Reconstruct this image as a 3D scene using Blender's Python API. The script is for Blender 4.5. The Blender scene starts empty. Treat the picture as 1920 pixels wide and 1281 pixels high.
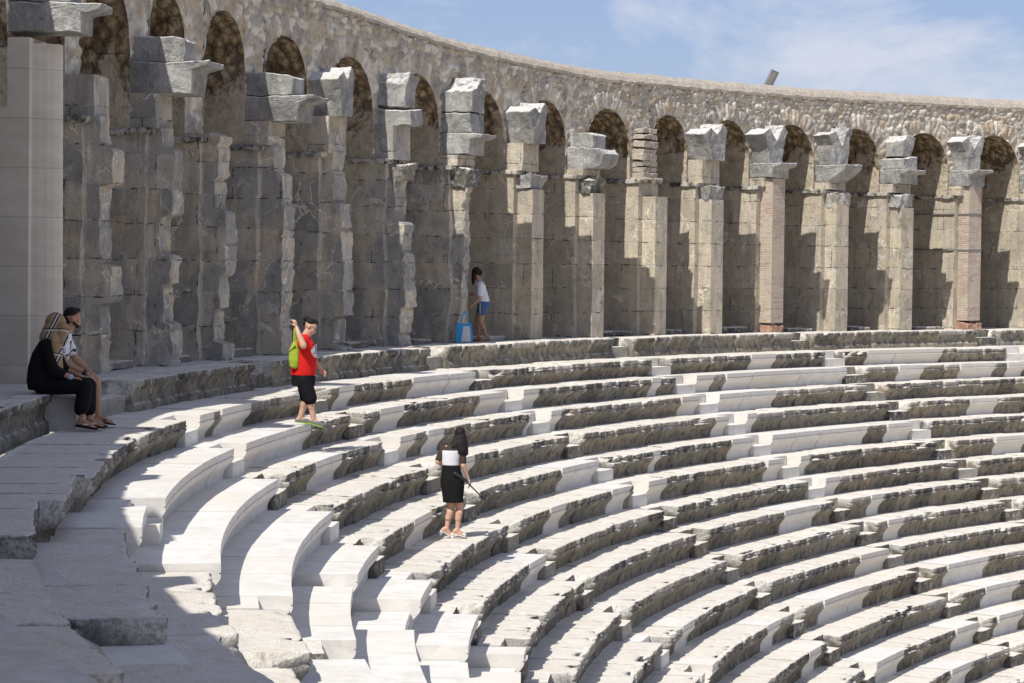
import bpy, bmesh, math, random
import numpy as np
from mathutils import Matrix, Vector

C = bpy.context.scene.collection
rnd = random.Random(7)

# ------------------------------------------------------------------ camera
CAM_YAW, CAM_PITCH, CAM_ROLL = 0.987345, 0.030622, 0.012015
cy, sy = math.cos(CAM_YAW), math.sin(CAM_YAW)
fw = Vector((-sy*math.cos(CAM_PITCH), cy*math.cos(CAM_PITCH), -math.sin(CAM_PITCH)))
rt = Vector((cy, sy, 0)); up = rt.cross(fw)
r2 = rt*math.cos(CAM_ROLL)+up*math.sin(CAM_ROLL); u2 = up*math.cos(CAM_ROLL)-rt*math.sin(CAM_ROLL)
cam = bpy.data.cameras.new("camera"); camo = bpy.data.objects.new("camera", cam); C.objects.link(camo)
cam.sensor_width = 36; cam.lens = 4761.81/1920*36; cam.clip_end = 8000; cam.clip_start = 0.1
camo.matrix_world = Matrix(((r2.x, u2.x, -fw.x, 0), (r2.y, u2.y, -fw.y, -52.0466), (r2.z, u2.z, -fw.z, 0), (0, 0, 0, 1)))
bpy.context.scene.camera = camo

# ------------------------------------------------------------------ world, sun
SUN = Vector((-0.335, 0.675, -1.0)).normalized()
sun = bpy.data.lights.new("sun", 'SUN'); sun.energy = 4.3; sun.angle = math.radians(0.5); sun.color = (1.0, 0.955, 0.88)
suno = bpy.data.objects.new("sun", sun); C.objects.link(suno); suno.location = (20, -40, 60)
suno.rotation_euler = SUN.to_track_quat('-Z', 'Y').to_euler()
w = bpy.data.worlds.new("World"); bpy.context.scene.world = w; w.use_nodes = True
nt = w.node_tree; nt.nodes.clear()
out = nt.nodes.new('ShaderNodeOutputWorld'); bg = nt.nodes.new('ShaderNodeBackground')
sky = nt.nodes.new('ShaderNodeTexSky'); sky.sky_type = 'NISHITA'; sky.sun_disc = False
sky.sun_elevation = math.asin(-SUN.z); sky.sun_rotation = math.atan2(-SUN.x, -SUN.y)
sky.air_density = 1.0; sky.dust_density = 0.6; sky.ozone_density = 1.5
tc = nt.nodes.new('ShaderNodeTexCoord'); mp = nt.nodes.new('ShaderNodeMapping'); mp.inputs['Scale'].default_value = (1, 1, 2.3)
mp.inputs['Rotation'].default_value = (0.25, 0.2, 0.5)
nz = nt.nodes.new('ShaderNodeTexNoise'); nz.inputs['Scale'].default_value = 8.0; nz.inputs['Detail'].default_value = 7; nz.inputs['Roughness'].default_value = 0.6
nz.inputs['Distortion'].default_value = 0.3
cr = nt.nodes.new('ShaderNodeValToRGB'); cr.color_ramp.elements[0].position = 0.45; cr.color_ramp.elements[1].position = 0.62
cr.color_ramp.elements[0].color = (0.12, 0.12, 0.12, 1); cr.color_ramp.elements[1].color = (0.85, 0.85, 0.85, 1)
mx = nt.nodes.new('ShaderNodeMix'); mx.data_type = 'RGBA'
mx.inputs['B'].default_value = (5.7, 5.95, 6.8, 1)
nt.links.new(tc.outputs['Generated'], mp.inputs['Vector']); nt.links.new(mp.outputs[0], nz.inputs['Vector'])
nt.links.new(nz.outputs['Fac'], cr.inputs[0]); nt.links.new(cr.outputs[0], mx.inputs['Factor'])
tint = nt.nodes.new('ShaderNodeMix'); tint.data_type = 'RGBA'; tint.blend_type = 'MULTIPLY'; tint.inputs['Factor'].default_value = 1
tint.inputs['B'].default_value = (0.59, 0.63, 0.86, 1); nt.links.new(sky.outputs[0], tint.inputs['A']); nt.links.new(tint.outputs['Result'], mx.inputs['A']); nt.links.new(mx.outputs['Result'], bg.inputs[0])
bg.inputs[1].default_value = 0.105
nt.links.new(bg.outputs[0], out.inputs[0])
vs = bpy.context.scene.view_settings
vs.view_transform = 'Standard'; vs.look = 'None'; vs.exposure = 0.22; vs.gamma = 1.0

# ------------------------------------------------------------------ helpers
def uh(i, j, k, seed):
    n = (i.astype(np.int64)*73856093) ^ (j.astype(np.int64)*19349663) ^ (k.astype(np.int64)*83492791) ^ (seed*2654435)
    n = (n ^ (n >> 13))*1274126177 & 0xffffffff
    n = (n ^ (n >> 15))*2246822519 & 0xffffffff
    return ((n ^ (n >> 13)) & 0xffffff)/float(0xffffff)
def vnoise(P, s=1.0, seed=0):
    Q = np.asarray(P, float)*s; I = np.floor(Q); f = Q-I; f = f*f*(3-2*f); I = I.astype(np.int64)
    r = 0
    for a in (0, 1):
        for b in (0, 1):
            for c in (0, 1):
                wgt = (f[..., 0] if a else 1-f[..., 0])*(f[..., 1] if b else 1-f[..., 1])*(f[..., 2] if c else 1-f[..., 2])
                r = r+wgt*uh(I[..., 0]+a, I[..., 1]+b, I[..., 2]+c, seed)
    return r*2-1
def fbm(P, s, seed=0, o=3):
    r = 0; a = 1.0; t = 0
    for i in range(o):
        r = r+a*vnoise(P, s*(2.1**i), seed+i*17); t += a; a *= 0.5
    return r/t
def vecn(P, s, seed=0, o=3):
    return np.stack([fbm(P, s, seed+100*i, o) for i in range(3)], -1)
def er(ph): return np.array([-math.sin(ph), -math.cos(ph), 0.0])
def et(ph): return np.array([-math.cos(ph), math.sin(ph), 0.0])
def polar(R, ph, z):
    R, ph, z = np.broadcast_arrays(np.asarray(R, float), np.asarray(ph, float), np.asarray(z, float))
    return np.stack([-R*np.sin(ph), -R*np.cos(ph), z], -1)
def link(o, parent=None):
    C.objects.link(o)
    if parent: o.parent = parent
    return o
def mesh(name, V, F, mat, parent=None, smooth=False, attrs=None, uv=None, cols=None):
    me = bpy.data.meshes.new(name); me.from_pydata(np.asarray(V, float).tolist(), [], F)
    me.materials.append(mat)
    if smooth: me.polygons.foreach_set('use_smooth', [True]*len(me.polygons))
    for k, a in (attrs or {}).items():
        at = me.attributes.new(k, 'FLOAT', 'POINT'); at.data.foreach_set('value', np.asarray(a, np.float32))
    if cols is not None:
        at = me.attributes.new('stone_colour', 'FLOAT_COLOR', 'POINT')
        at.data.foreach_set('color', np.concatenate([cols, np.ones((len(cols), 1))], 1).astype(np.float32).ravel())
    if uv is not None:
        lay = me.uv_layers.new(name='UVMap'); vi = np.empty(len(me.loops), np.int32); me.loops.foreach_get('vertex_index', vi)
        lay.data.foreach_set('uv', np.asarray(uv, np.float32)[vi].ravel())
    me.update()
    return link(bpy.data.objects.new(name, me), parent)
def bm_obj(name, bm, mat, parent=None, smooth=False):
    bmesh.ops.recalc_face_normals(bm, faces=bm.faces)
    me = bpy.data.meshes.new(name); bm.to_mesh(me); bm.free(); me.materials.append(mat)
    if smooth: me.polygons.foreach_set('use_smooth', [True]*len(me.polygons))
    return link(bpy.data.objects.new(name, me), parent)
def thing(name, label, cat, group=None, loc=(0, 0, 0), rot=0):
    o = bpy.data.objects.new(name, None); C.objects.link(o); o.location = loc; o.rotation_euler = (0, 0, rot)
    o.empty_display_size = 0.2
    return tag(o, label, cat, group)
def tag(o, label, cat, group=None):
    o['label'] = label; o['category'] = cat
    if group: o['group'] = group
    return o
def grid_faces(n, m, off=0, flip=False):
    F = []
    for i in range(n-1):
        for j in range(m-1):
            a = off+i*m+j; q = (a, a+1, a+m+1, a+m)
            F.append(q[::-1] if flip else q)
    return F

# ------------------------------------------------------------------ materials
class M:
    def __init__(s, name, rough=0.9, spec=0.2):
        s.m = bpy.data.materials.new(name); s.m.use_nodes = True; s.t = s.m.node_tree
        s.b = s.t.nodes['Principled BSDF']; s.b.inputs['Roughness'].default_value = rough
        s.b.inputs['Specular IOR Level'].default_value = spec
    def n(s, typ, **kw):
        x = s.t.nodes.new('ShaderNode'+typ)
        for k, v in kw.items():
            if k in x.inputs: x.inputs[k].default_value = v
            else: setattr(x, k, v)
        return x
    def l(s, a, b): s.t.links.new(a, b)
    def pos(s, scale=(1, 1, 1)):
        g = s.n('NewGeometry'); mpp = s.n('Mapping'); mpp.inputs['Scale'].default_value = scale
        s.l(g.outputs['Position'], mpp.inputs['Vector']); return mpp.outputs[0]
    def noise(s, vec, scale, detail=4, rough=0.6, dist=0.0):
        x = s.n('TexNoise', Scale=scale, Detail=detail, Roughness=rough, Distortion=dist); s.l(vec, x.inputs['Vector']); return x.outputs['Fac']
    def ramp(s, fac, stops):
        x = s.n('ValToRGB'); e = x.color_ramp.elements
        while len(e) < len(stops): e.new(0.5)
        for i, (p, c) in enumerate(stops):
            e[i].position = p; e[i].color = (c, c, c, 1) if isinstance(c, (int, float)) else (*c, 1)
        s.l(fac, x.inputs[0]); return x.outputs[0]
    def mix(s, f, a, b, mode='MIX'):
        x = s.n('Mix', data_type='RGBA', blend_type=mode)
        for sock, v in (('Factor', f), ('A', a), ('B', b)):
            if isinstance(v, (int, float)): x.inputs[sock].default_value = v if sock == 'Factor' else (v, v, v, 1)
            elif isinstance(v, tuple): x.inputs[sock].default_value = (*v, 1)
            else: s.l(v, x.inputs[sock])
        return x.outputs['Result']
    def math(s, op, a, b=0.0, clamp=False):
        x = s.n('Math', operation=op); x.use_clamp = clamp
        for i, v in enumerate((a, b)):
            if isinstance(v, (int, float)): x.inputs[i].default_value = v
            else: s.l(v, x.inputs[i])
        return x.outputs[0]
    def attr(s, name, out='Fac'):
        x = s.n('Attribute'); x.attribute_name = name; return x.outputs[out]
    def bump(s, h, strength=0.5, dist=0.02, normal=None):
        x = s.n('Bump', Strength=strength, Distance=dist); s.l(h, x.inputs['Height'])
        if normal: s.l(normal, x.inputs['Normal'])
        return x.outputs[0]
    def nz(s):
        g = s.n('NewGeometry'); sp = s.n('SeparateXYZ'); s.l(g.outputs['Normal'], sp.inputs[0]); return sp.outputs['Z']
    def orand(s): return s.n('ObjectInfo').outputs['Random']
    def fin(s, col, nrm=None):
        s.l(col, s.b.inputs['Base Color'])
        if nrm: s.l(nrm, s.b.inputs['Normal'])
        return s.m

def mat_old(name='weathered_limestone', crust=1.0, warm=0.0):
    m = M(name); p = m.pos(); r = m.orand()
    n1 = m.noise(p, 1.3, 5, 0.6); n2 = m.noise(p, 7, 6, 0.68); n3 = m.noise(p, 28, 5, 0.7); ns = m.noise(m.pos((1.5, 1.5, 22)), 2.2, 5, 0.6)
    st = m.noise(m.pos((0.7, 3.0, 3.0)), 5.0, 5, 0.65, 0.4)
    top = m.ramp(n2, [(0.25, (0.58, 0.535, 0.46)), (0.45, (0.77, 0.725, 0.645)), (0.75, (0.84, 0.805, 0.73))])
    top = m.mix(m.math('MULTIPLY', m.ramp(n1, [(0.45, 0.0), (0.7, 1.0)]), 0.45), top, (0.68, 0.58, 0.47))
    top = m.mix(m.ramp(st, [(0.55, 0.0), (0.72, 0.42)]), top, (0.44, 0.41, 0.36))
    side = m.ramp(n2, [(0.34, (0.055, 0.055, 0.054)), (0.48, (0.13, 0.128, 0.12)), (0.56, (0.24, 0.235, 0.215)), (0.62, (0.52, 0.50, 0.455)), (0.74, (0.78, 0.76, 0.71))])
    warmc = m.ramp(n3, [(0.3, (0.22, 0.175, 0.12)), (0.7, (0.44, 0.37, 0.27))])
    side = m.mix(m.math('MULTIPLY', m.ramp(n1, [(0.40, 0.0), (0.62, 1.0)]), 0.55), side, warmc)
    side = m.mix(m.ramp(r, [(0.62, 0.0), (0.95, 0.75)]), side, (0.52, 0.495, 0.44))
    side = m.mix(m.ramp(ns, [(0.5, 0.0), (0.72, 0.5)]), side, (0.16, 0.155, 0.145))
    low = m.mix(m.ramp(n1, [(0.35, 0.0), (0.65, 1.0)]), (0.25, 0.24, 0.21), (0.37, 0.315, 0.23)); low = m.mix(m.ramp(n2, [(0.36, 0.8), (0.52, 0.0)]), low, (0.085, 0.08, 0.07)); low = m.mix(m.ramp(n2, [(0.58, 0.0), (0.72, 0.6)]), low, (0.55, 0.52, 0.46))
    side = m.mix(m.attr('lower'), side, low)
    wn = m.n('TexWhiteNoise', noise_dimensions='1D'); m.l(m.math('MULTIPLY', r, 371.7), wn.inputs['W'])
    side = m.mix(1.0, side, m.ramp(wn.outputs['Value'], [(0.0, 0.62), (0.35, 0.9), (0.8, 1.0), (1.0, 1.0)]), 'MULTIPLY')
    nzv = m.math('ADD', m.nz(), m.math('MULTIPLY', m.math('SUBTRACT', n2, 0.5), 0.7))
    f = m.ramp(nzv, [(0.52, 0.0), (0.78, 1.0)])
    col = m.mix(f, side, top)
    ed = m.math('MULTIPLY', m.attr('edge'), m.ramp(n3, [(0.35, 0.3), (0.6, 1.0)]))
    col = m.mix(ed, col, (0.74, 0.72, 0.67))
    col = m.mix(0.14, col, m.ramp(m.noise(p, 90, 3, 0.6), [(0.3, 0.2), (0.7, 0.95)]), 'OVERLAY')
    h = m.math('ADD', m.math('MULTIPLY', n2, 1.4), m.math('ADD', n3, m.math('MULTIPLY', m.noise(p, 70, 3, 0.7), 0.6)))
    return m.fin(col, m.bump(h, 0.75, 0.03))
def mat_new():
    m = M('restored_white_stone', 0.8); p = m.pos()
    n = m.noise(m.pos((1, 1, 2.5)), 3.0, 6, 0.65, 0.6); n2 = m.noise(m.pos((1.2, 6, 6)), 4, 4, 0.6)
    col = m.ramp(n, [(0.3, (0.57, 0.55, 0.51)), (0.6, (0.71, 0.69, 0.655))])
    col = m.mix(m.ramp(n2, [(0.52, 0.0), (0.75, 0.5)]), col, (0.56, 0.54, 0.50))
    col = m.mix(m.ramp(m.orand(), [(0.0, 0.0), (0.5, 0.1), (1.0, 0.7)]), col, (0.64, 0.60, 0.53))
    return m.fin(col, m.bump(m.noise(p, 60, 3), 0.12, 0.01))
def mat_masonry(name, dark, warm, light, brick=False):
    m = M(name); p = m.pos()
    uvn = m.n('UVMap').outputs[0]
    wv = m.n('TexNoise', Scale=1.7, Detail=4); m.l(uvn, wv.inputs['Vector'])
    sub = m.n('VectorMath', operation='SUBTRACT'); m.l(wv.outputs['Color'], sub.inputs[0]); sub.inputs[1].default_value = (0.5, 0.5, 0.5)
    sc = m.n('VectorMath', operation='SCALE'); m.l(sub.outputs[0], sc.inputs[0]); sc.inputs['Scale'].default_value = 0.06 if brick else 0.11
    ad = m.n('VectorMath', operation='ADD'); m.l(uvn, ad.inputs[0]); m.l(sc.outputs[0], ad.inputs[1])
    bt = m.n('TexBrick', offset=0.45); m.l(ad.outputs[0], bt.inputs['Vector'])
    bt.inputs['Scale'].default_value = 1.0; bt.inputs['Brick Width'].default_value = 0.24 if brick else 1.25
    bt.inputs['Row Height'].default_value = 0.055 if brick else 0.52
    bt.inputs['Mortar Size'].default_value = 0.009 if brick else 0.011; bt.inputs['Mortar Smooth'].default_value = 0.3
    bt.inputs['Color1'].default_value = (0, 0, 0, 1); bt.inputs['Color2'].default_value = (1, 1, 1, 1); bt.inputs['Mortar'].default_value = (0.5, 0.5, 0.5, 1)
    joint = bt.outputs['Fac']
    n1 = m.noise(p, 1.15, 4, 0.55, 0.5); n2 = m.noise(p, 5, 6, 0.7); n3 = m.noise(p, 24, 4, 0.7)
    streak = m.noise(m.pos((3, 3, 0.5)), 2.2, 5, 0.65)
    base = m.mix(m.ramp(m.math('ADD', n1, m.math('MULTIPLY', m.math('SUBTRACT', bt.outputs['Color'], 0.5), 0.16)), [(0.44, 0.0), (0.56, 1.0)]), dark, warm)
    base = m.mix(m.math('MULTIPLY', bt.outputs['Color'], 0.45), base, light)
    base = m.mix(m.ramp(streak, [(0.42, 0.0), (0.7, 0.5)]), base, (0.22, 0.22, 0.218) if not brick else (0.3, 0.24, 0.19))
    base = m.mix(m.ramp(n2, [(0.3, 0.55), (0.48, 0.0)]), base, tuple(c*0.45 for c in dark))
    base = m.mix(m.ramp(n2, [(0.58, 0.0), (0.74, 0.6)]), base, light)
    # plaster patch outlines: thin pale veins wandering over the blocks
    vo = m.n('TexVoronoi', feature='DISTANCE_TO_EDGE', Scale=0.85); sc2 = m.n('VectorMath', operation='SCALE'); m.l(sub.outputs[0], sc2.inputs[0]); sc2.inputs['Scale'].default_value = 0.9
    ad2 = m.n('VectorMath', operation='ADD'); m.l(uvn, ad2.inputs[0]); m.l(sc2.outputs[0], ad2.inputs[1])
    oi = m.n('ObjectInfo'); ad3 = m.n('VectorMath', operation='ADD'); m.l(ad2.outputs[0], ad3.inputs[0]); m.l(oi.outputs['Location'], ad3.inputs[1]); m.l(ad3.outputs[0], vo.inputs['Vector'])
    if not brick:
        rim = m.math('MULTIPLY', m.ramp(n1, [(0.490, 0.0), (0.498, 1.0), (0.504, 1.0), (0.512, 0.0)]), m.ramp(m.noise(p, 1.7, 2), [(0.47, 0.0), (0.58, 0.8)]))
        base = m.mix(rim, base, tuple(min(1, c*1.25) for c in light))
        vein = m.math('MULTIPLY', m.ramp(vo.outputs['Distance'], [(0.0, 1.0), (0.012, 0.9), (0.025, 0.0)]), m.ramp(m.noise(p, 1.1, 2), [(0.53, 0.0), (0.62, 0.8)]))
        base = m.mix(vein, base, (0.56, 0.54, 0.50))
        jc = m.mix(m.ramp(n2, [(0.42, 0.0), (0.55, 1.0)]), (0.06, 0.055, 0.05), (0.52, 0.50, 0.45))
        base = m.mix(m.math('MULTIPLY', joint, m.ramp(m.noise(p, 2.3, 3), [(0.30, 0.3), (0.5, 1.0)])), base, jc)
    else:
        base = m.mix(joint, base, (0.52, 0.47, 0.40))
        base = m.mix(m.ramp(n1, [(0.5, 0.0), (0.62, 0.8)]), base, (0.50, 0.44, 0.34))
    base = m.mix(0.14, base, m.ramp(m.noise(p, 80, 3), [(0.3, 0.05), (0.7, 0.95)]), 'OVERLAY')
    h = m.math('ADD', m.math('ADD', m.math('MULTIPLY', n2, 1.2), n3), m.math('MULTIPLY', joint, -0.5))
    return m.fin(base, m.bump(h, 0.7, 0.03))
def mat_rubble():
    m = M('rubble_stone'); p = m.pos(); c = m.attr('stone_colour', 'Color')
    n2 = m.noise(p, 9, 6, 0.7); n3 = m.noise(p, 45, 4, 0.7)
    c = m.mix(m.ramp(n2, [(0.3, 0.6), (0.5, 0.0)]), c, (0.16, 0.145, 0.125)); c = m.mix(m.ramp(n2, [(0.55, 0.0), (0.75, 0.5)]), c, (0.62, 0.6, 0.55))
    c = m.mix(0.25, c, n3, 'OVERLAY')
    return m.fin(c, m.bump(m.math('ADD', n2, m.math('MULTIPLY', n3, 0.7)), 0.8, 0.03))
def mat_marble():
    m = M('weathered_marble'); p = m.pos(); n1 = m.noise(p, 2.2, 6, 0.65, 0.4); n2 = m.noise(p, 12, 6, 0.7); st = m.noise(m.pos((6, 6, 0.8)), 3, 5, 0.7)
    c = m.ramp(n1, [(0.3, (0.19, 0.19, 0.187)), (0.48, (0.33, 0.326, 0.31)), (0.7, (0.52, 0.51, 0.48))])
    c = m.mix(m.ramp(st, [(0.5, 0.0), (0.72, 0.65)]), c, (0.20, 0.20, 0.20))
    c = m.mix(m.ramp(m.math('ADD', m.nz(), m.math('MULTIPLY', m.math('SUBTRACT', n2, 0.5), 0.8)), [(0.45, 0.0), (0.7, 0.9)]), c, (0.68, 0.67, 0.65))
    c = m.mix(m.ramp(n2, [(0.3, 0.7), (0.42, 0.0)]), c, (0.12, 0.12, 0.12)); c = m.mix(m.ramp(m.noise(p, 1.4, 3), [(0.6, 0.0), (0.75, 0.6)]), c, (0.5, 0.38, 0.24))
    return m.fin(m.mix(0.2, c, m.ramp(m.noise(p, 45, 4), [(0.3, 0.1), (0.7, 0.9)]), 'OVERLAY'), m.bump(m.math('ADD', m.math('ADD', n1, n2), m.noise(p, 35, 4, 0.7)), 0.9, 0.03))
def mat_noise(name, a, b, scale=8, rough=0.9, bump=0.3, spec=0.2, bd=0.01):
    m = M(name, rough, spec); n = m.noise(m.pos(), scale, 5, 0.65)
    return m.fin(m.ramp(n, [(0.3, a), (0.7, b)]), m.bump(n, bump, bd))
OLD = mat_old(); NEW = mat_new(); RUB = mat_rubble(); MARB = mat_marble()
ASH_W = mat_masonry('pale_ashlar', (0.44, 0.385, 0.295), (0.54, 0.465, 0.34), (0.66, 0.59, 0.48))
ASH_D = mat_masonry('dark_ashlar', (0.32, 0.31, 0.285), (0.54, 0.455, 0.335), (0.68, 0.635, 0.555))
BRK = mat_masonry('brick_repair', (0.44, 0.31, 0.24), (0.52, 0.42, 0.33), (0.64, 0.57, 0.48), brick=True)
def mat_rest():
    m = M('restored_smooth_ashlar', 0.85); p = m.pos(); sp = m.n('SeparateXYZ'); m.l(p, sp.inputs[0])
    z_ = m.math('ADD', sp.outputs['Z'], 5.07); fr_ = m.math('FRACT', m.math('MULTIPLY', z_, 1/0.62)); j = m.math('LESS_THAN', fr_, 0.014)
    c = m.ramp(m.noise(m.pos((1, 1, 3)), 1.6, 5), [(0.3, (0.56, 0.51, 0.43)), (0.7, (0.70, 0.655, 0.575))]); c = m.mix(m.ramp(m.noise(p, 3.2, 4), [(0.62, 0.0), (0.8, 0.6)]), c, (0.44, 0.35, 0.24))
    wn = m.n('TexWhiteNoise', noise_dimensions='1D'); m.l(m.math('FLOOR', m.math('MULTIPLY', z_, 1/0.62)), wn.inputs['W'])
    c = m.mix(m.math('MULTIPLY', wn.outputs['Value'], 0.3), c, (0.36, 0.345, 0.31)); c = m.mix(m.math('MULTIPLY', j, 0.6), c, (0.25, 0.22, 0.18))
    return m.fin(c, m.bump(m.noise(p, 40, 3), 0.15, 0.01))
REST = mat_rest()
def mat_soffit():
    m = M('plastered_rubble_soffit', 0.95); p = m.pos(); big = m.noise(p, 1.3, 4, 0.6, 0.4); n2 = m.noise(p, 6, 5, 0.7, 0.3); vo = m.n('TexVoronoi', Scale=5.5); m.l(p, vo.inputs['Vector'])
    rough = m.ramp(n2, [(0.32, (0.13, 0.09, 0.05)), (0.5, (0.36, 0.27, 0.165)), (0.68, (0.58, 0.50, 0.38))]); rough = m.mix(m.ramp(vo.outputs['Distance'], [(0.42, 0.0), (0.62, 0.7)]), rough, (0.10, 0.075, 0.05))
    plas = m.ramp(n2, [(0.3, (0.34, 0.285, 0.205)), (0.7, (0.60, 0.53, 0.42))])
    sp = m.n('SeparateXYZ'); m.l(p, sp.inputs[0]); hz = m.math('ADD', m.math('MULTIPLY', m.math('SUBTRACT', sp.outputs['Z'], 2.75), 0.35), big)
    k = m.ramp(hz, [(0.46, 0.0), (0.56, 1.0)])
    return m.fin(m.mix(k, plas, rough), m.bump(m.math('ADD', n2, m.math('MULTIPLY', m.math('MULTIPLY', vo.outputs['Distance'], k), -1.6)), 1.0, 0.07))
SOFF = mat_soffit(); PLAS = SOFF
COPE = mat_noise('coping_mortar', (0.32, 0.275, 0.225), (0.52, 0.47, 0.40), 14, 0.95, 0.8, 0.1, 0.03)
FLOORM = mat_noise('gallery_paving', (0.48, 0.455, 0.41), (0.66, 0.64, 0.59), 5, 0.9, 0.4)
FILL = mat_noise('bedding_rubble', (0.33, 0.29, 0.24), (0.50, 0.46, 0.40), 7, 0.95, 0.8)
EARTH = mat_noise('dry_earth', (0.30, 0.25, 0.18), (0.42, 0.36, 0.27), 0.6, 0.95, 0.5)

# ------------------------------------------------------------------ seat rows
ROWS = {0: (48.463, -1.567), 1: (47.569, -1.985), 2: (46.967, -2.335), 3: (46.409, -2.711), 4: (45.736, -3.104), 5: (45.144, -3.52), 6: (44.476, -3.931),
        7: (43.893, -4.354), 8: (43.293, -4.742), 9: (42.697, -5.184), 10: (42.109, -5.62), 11: (41.467, -6.034), 12: (40.824, -6.49), 13: (40.172, -6.93),
        14: (39.50, -7.36), 15: (38.85, -7.79), 16: (38.2, -8.22), 17: (37.55, -8.65)}
NEWI = {1: [(0.663, 0.682), (0.692, 0.728), (0.827, 0.844), (0.905, 0.967), (1.228, 1.25), (1.331, 1.396), (1.46, 1.48)],
        2: [(0.442, 0.751), (0.833, 0.86), (0.941, 0.972), (0.985, 1.002), (1.113, 1.122), (1.15, 1.172), (1.184, 1.293), (1.31, 1.315), (1.341, 1.363), (1.395, 1.425), (1.436, 1.455)],
        3: [(0.455, 0.661), (0.705, 0.742), (0.803, 0.834), (0.85, 0.869), (0.963, 0.974), (0.986, 0.997), (1.119, 1.137), (1.159, 1.21)],
        4: [(0.467, 0.6445), (0.845, 0.859), (1.124, 1.135), (1.152, 1.165), (1.367, 1.392)],
        5: [(0.36, 0.6445), (0.717, 0.747), (0.925, 0.969), (1.03, 1.038), (1.114, 1.136), (1.153, 1.25), (1.27, 1.293)],
        6: [(0.47, 0.6445), (0.861, 0.882), (0.942, 0.964), (0.976, 1.008), (1.121, 1.135), (1.153, 1.165), (1.35, 1.378)],
        7: [(0.45, 0.6445), (0.769, 0.799), (1.154, 1.171)], 8: [(0.5, 0.6445), (1.079, 1.117), (1.177, 1.19)],
        9: [(0.6, 0.6445), (1.167, 1.184)], 10: [(0.841, 0.864), (1.103, 1.135)], 11: [(0.79, 0.83), (0.925, 0.945), (1.013, 1.074), (1.173, 1.22)],
        12: [(0.933, 0.954), (1.184, 1.222)], 13: [(0.985, 1.03), (1.107, 1.143), (1.163, 1.194)], 14: [(0.9, 0.93), (1.05, 1.08)], 15: [(1.0, 1.03), (1.14, 1.17)]}
GAP = 0.018
STAIRS = [0.300, 0.452, 0.6450, 0.7986, 0.9682, 1.1374, 1.2941, 1.4510]
NEWSTEP = {(2, 1), (2, 2), (3, 3), (4, 2), (4, 3), (4, 5), (4, 6), (2, 4), (1, 2), (5, 2), (5, 3), (5, 4), (5, 5), (5, 6), (5, 7), (6, 1), (6, 5), (6, 14), (6, 13), (5, 1), (1, 4), (3, 10), (7, 1), (2, 6), (0, 1), (0, 2), (0, 3)}
PH0, PH1 = 0.235, 1.62
# blocks that are missing or sunk: row -> (phi0, phi1, dz, dR)
LOW = {1: [(0.235, 0.298, 0.0, 0.62), (0.362, 0.42, 0.0, 0.40), (0.42, 0.47, 0.0, 0.15)], 2: [(0.324, 0.442, 0.0, 0.26), (0.442, 0.484, 0.0, 0.14)], 3: [(0.30, 0.36, 0.0, 0.27), (0.36, 0.411, 0.0, 0.12), (0.411, 0.455, -0.06, 0.08)], 4: [(0.24, 0.397, -0.13, 0.2), (0.397, 0.452, 0.0, 0.05)], 5: [(0.556, 0.58, -0.16, 0.15), (0.445, 0.47, -0.2, 0.2)],
       6: [(0.603-0.055, 0.603, -0.15, 0.12)], 7: [(0.559, 0.586, -0.17, 0.1)], 8: [(0.60, 0.63, -0.17, 0.1)]}
VOID = {1: [(0.298, 0.362)], 2: [(0.235, 0.324)]}

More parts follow.
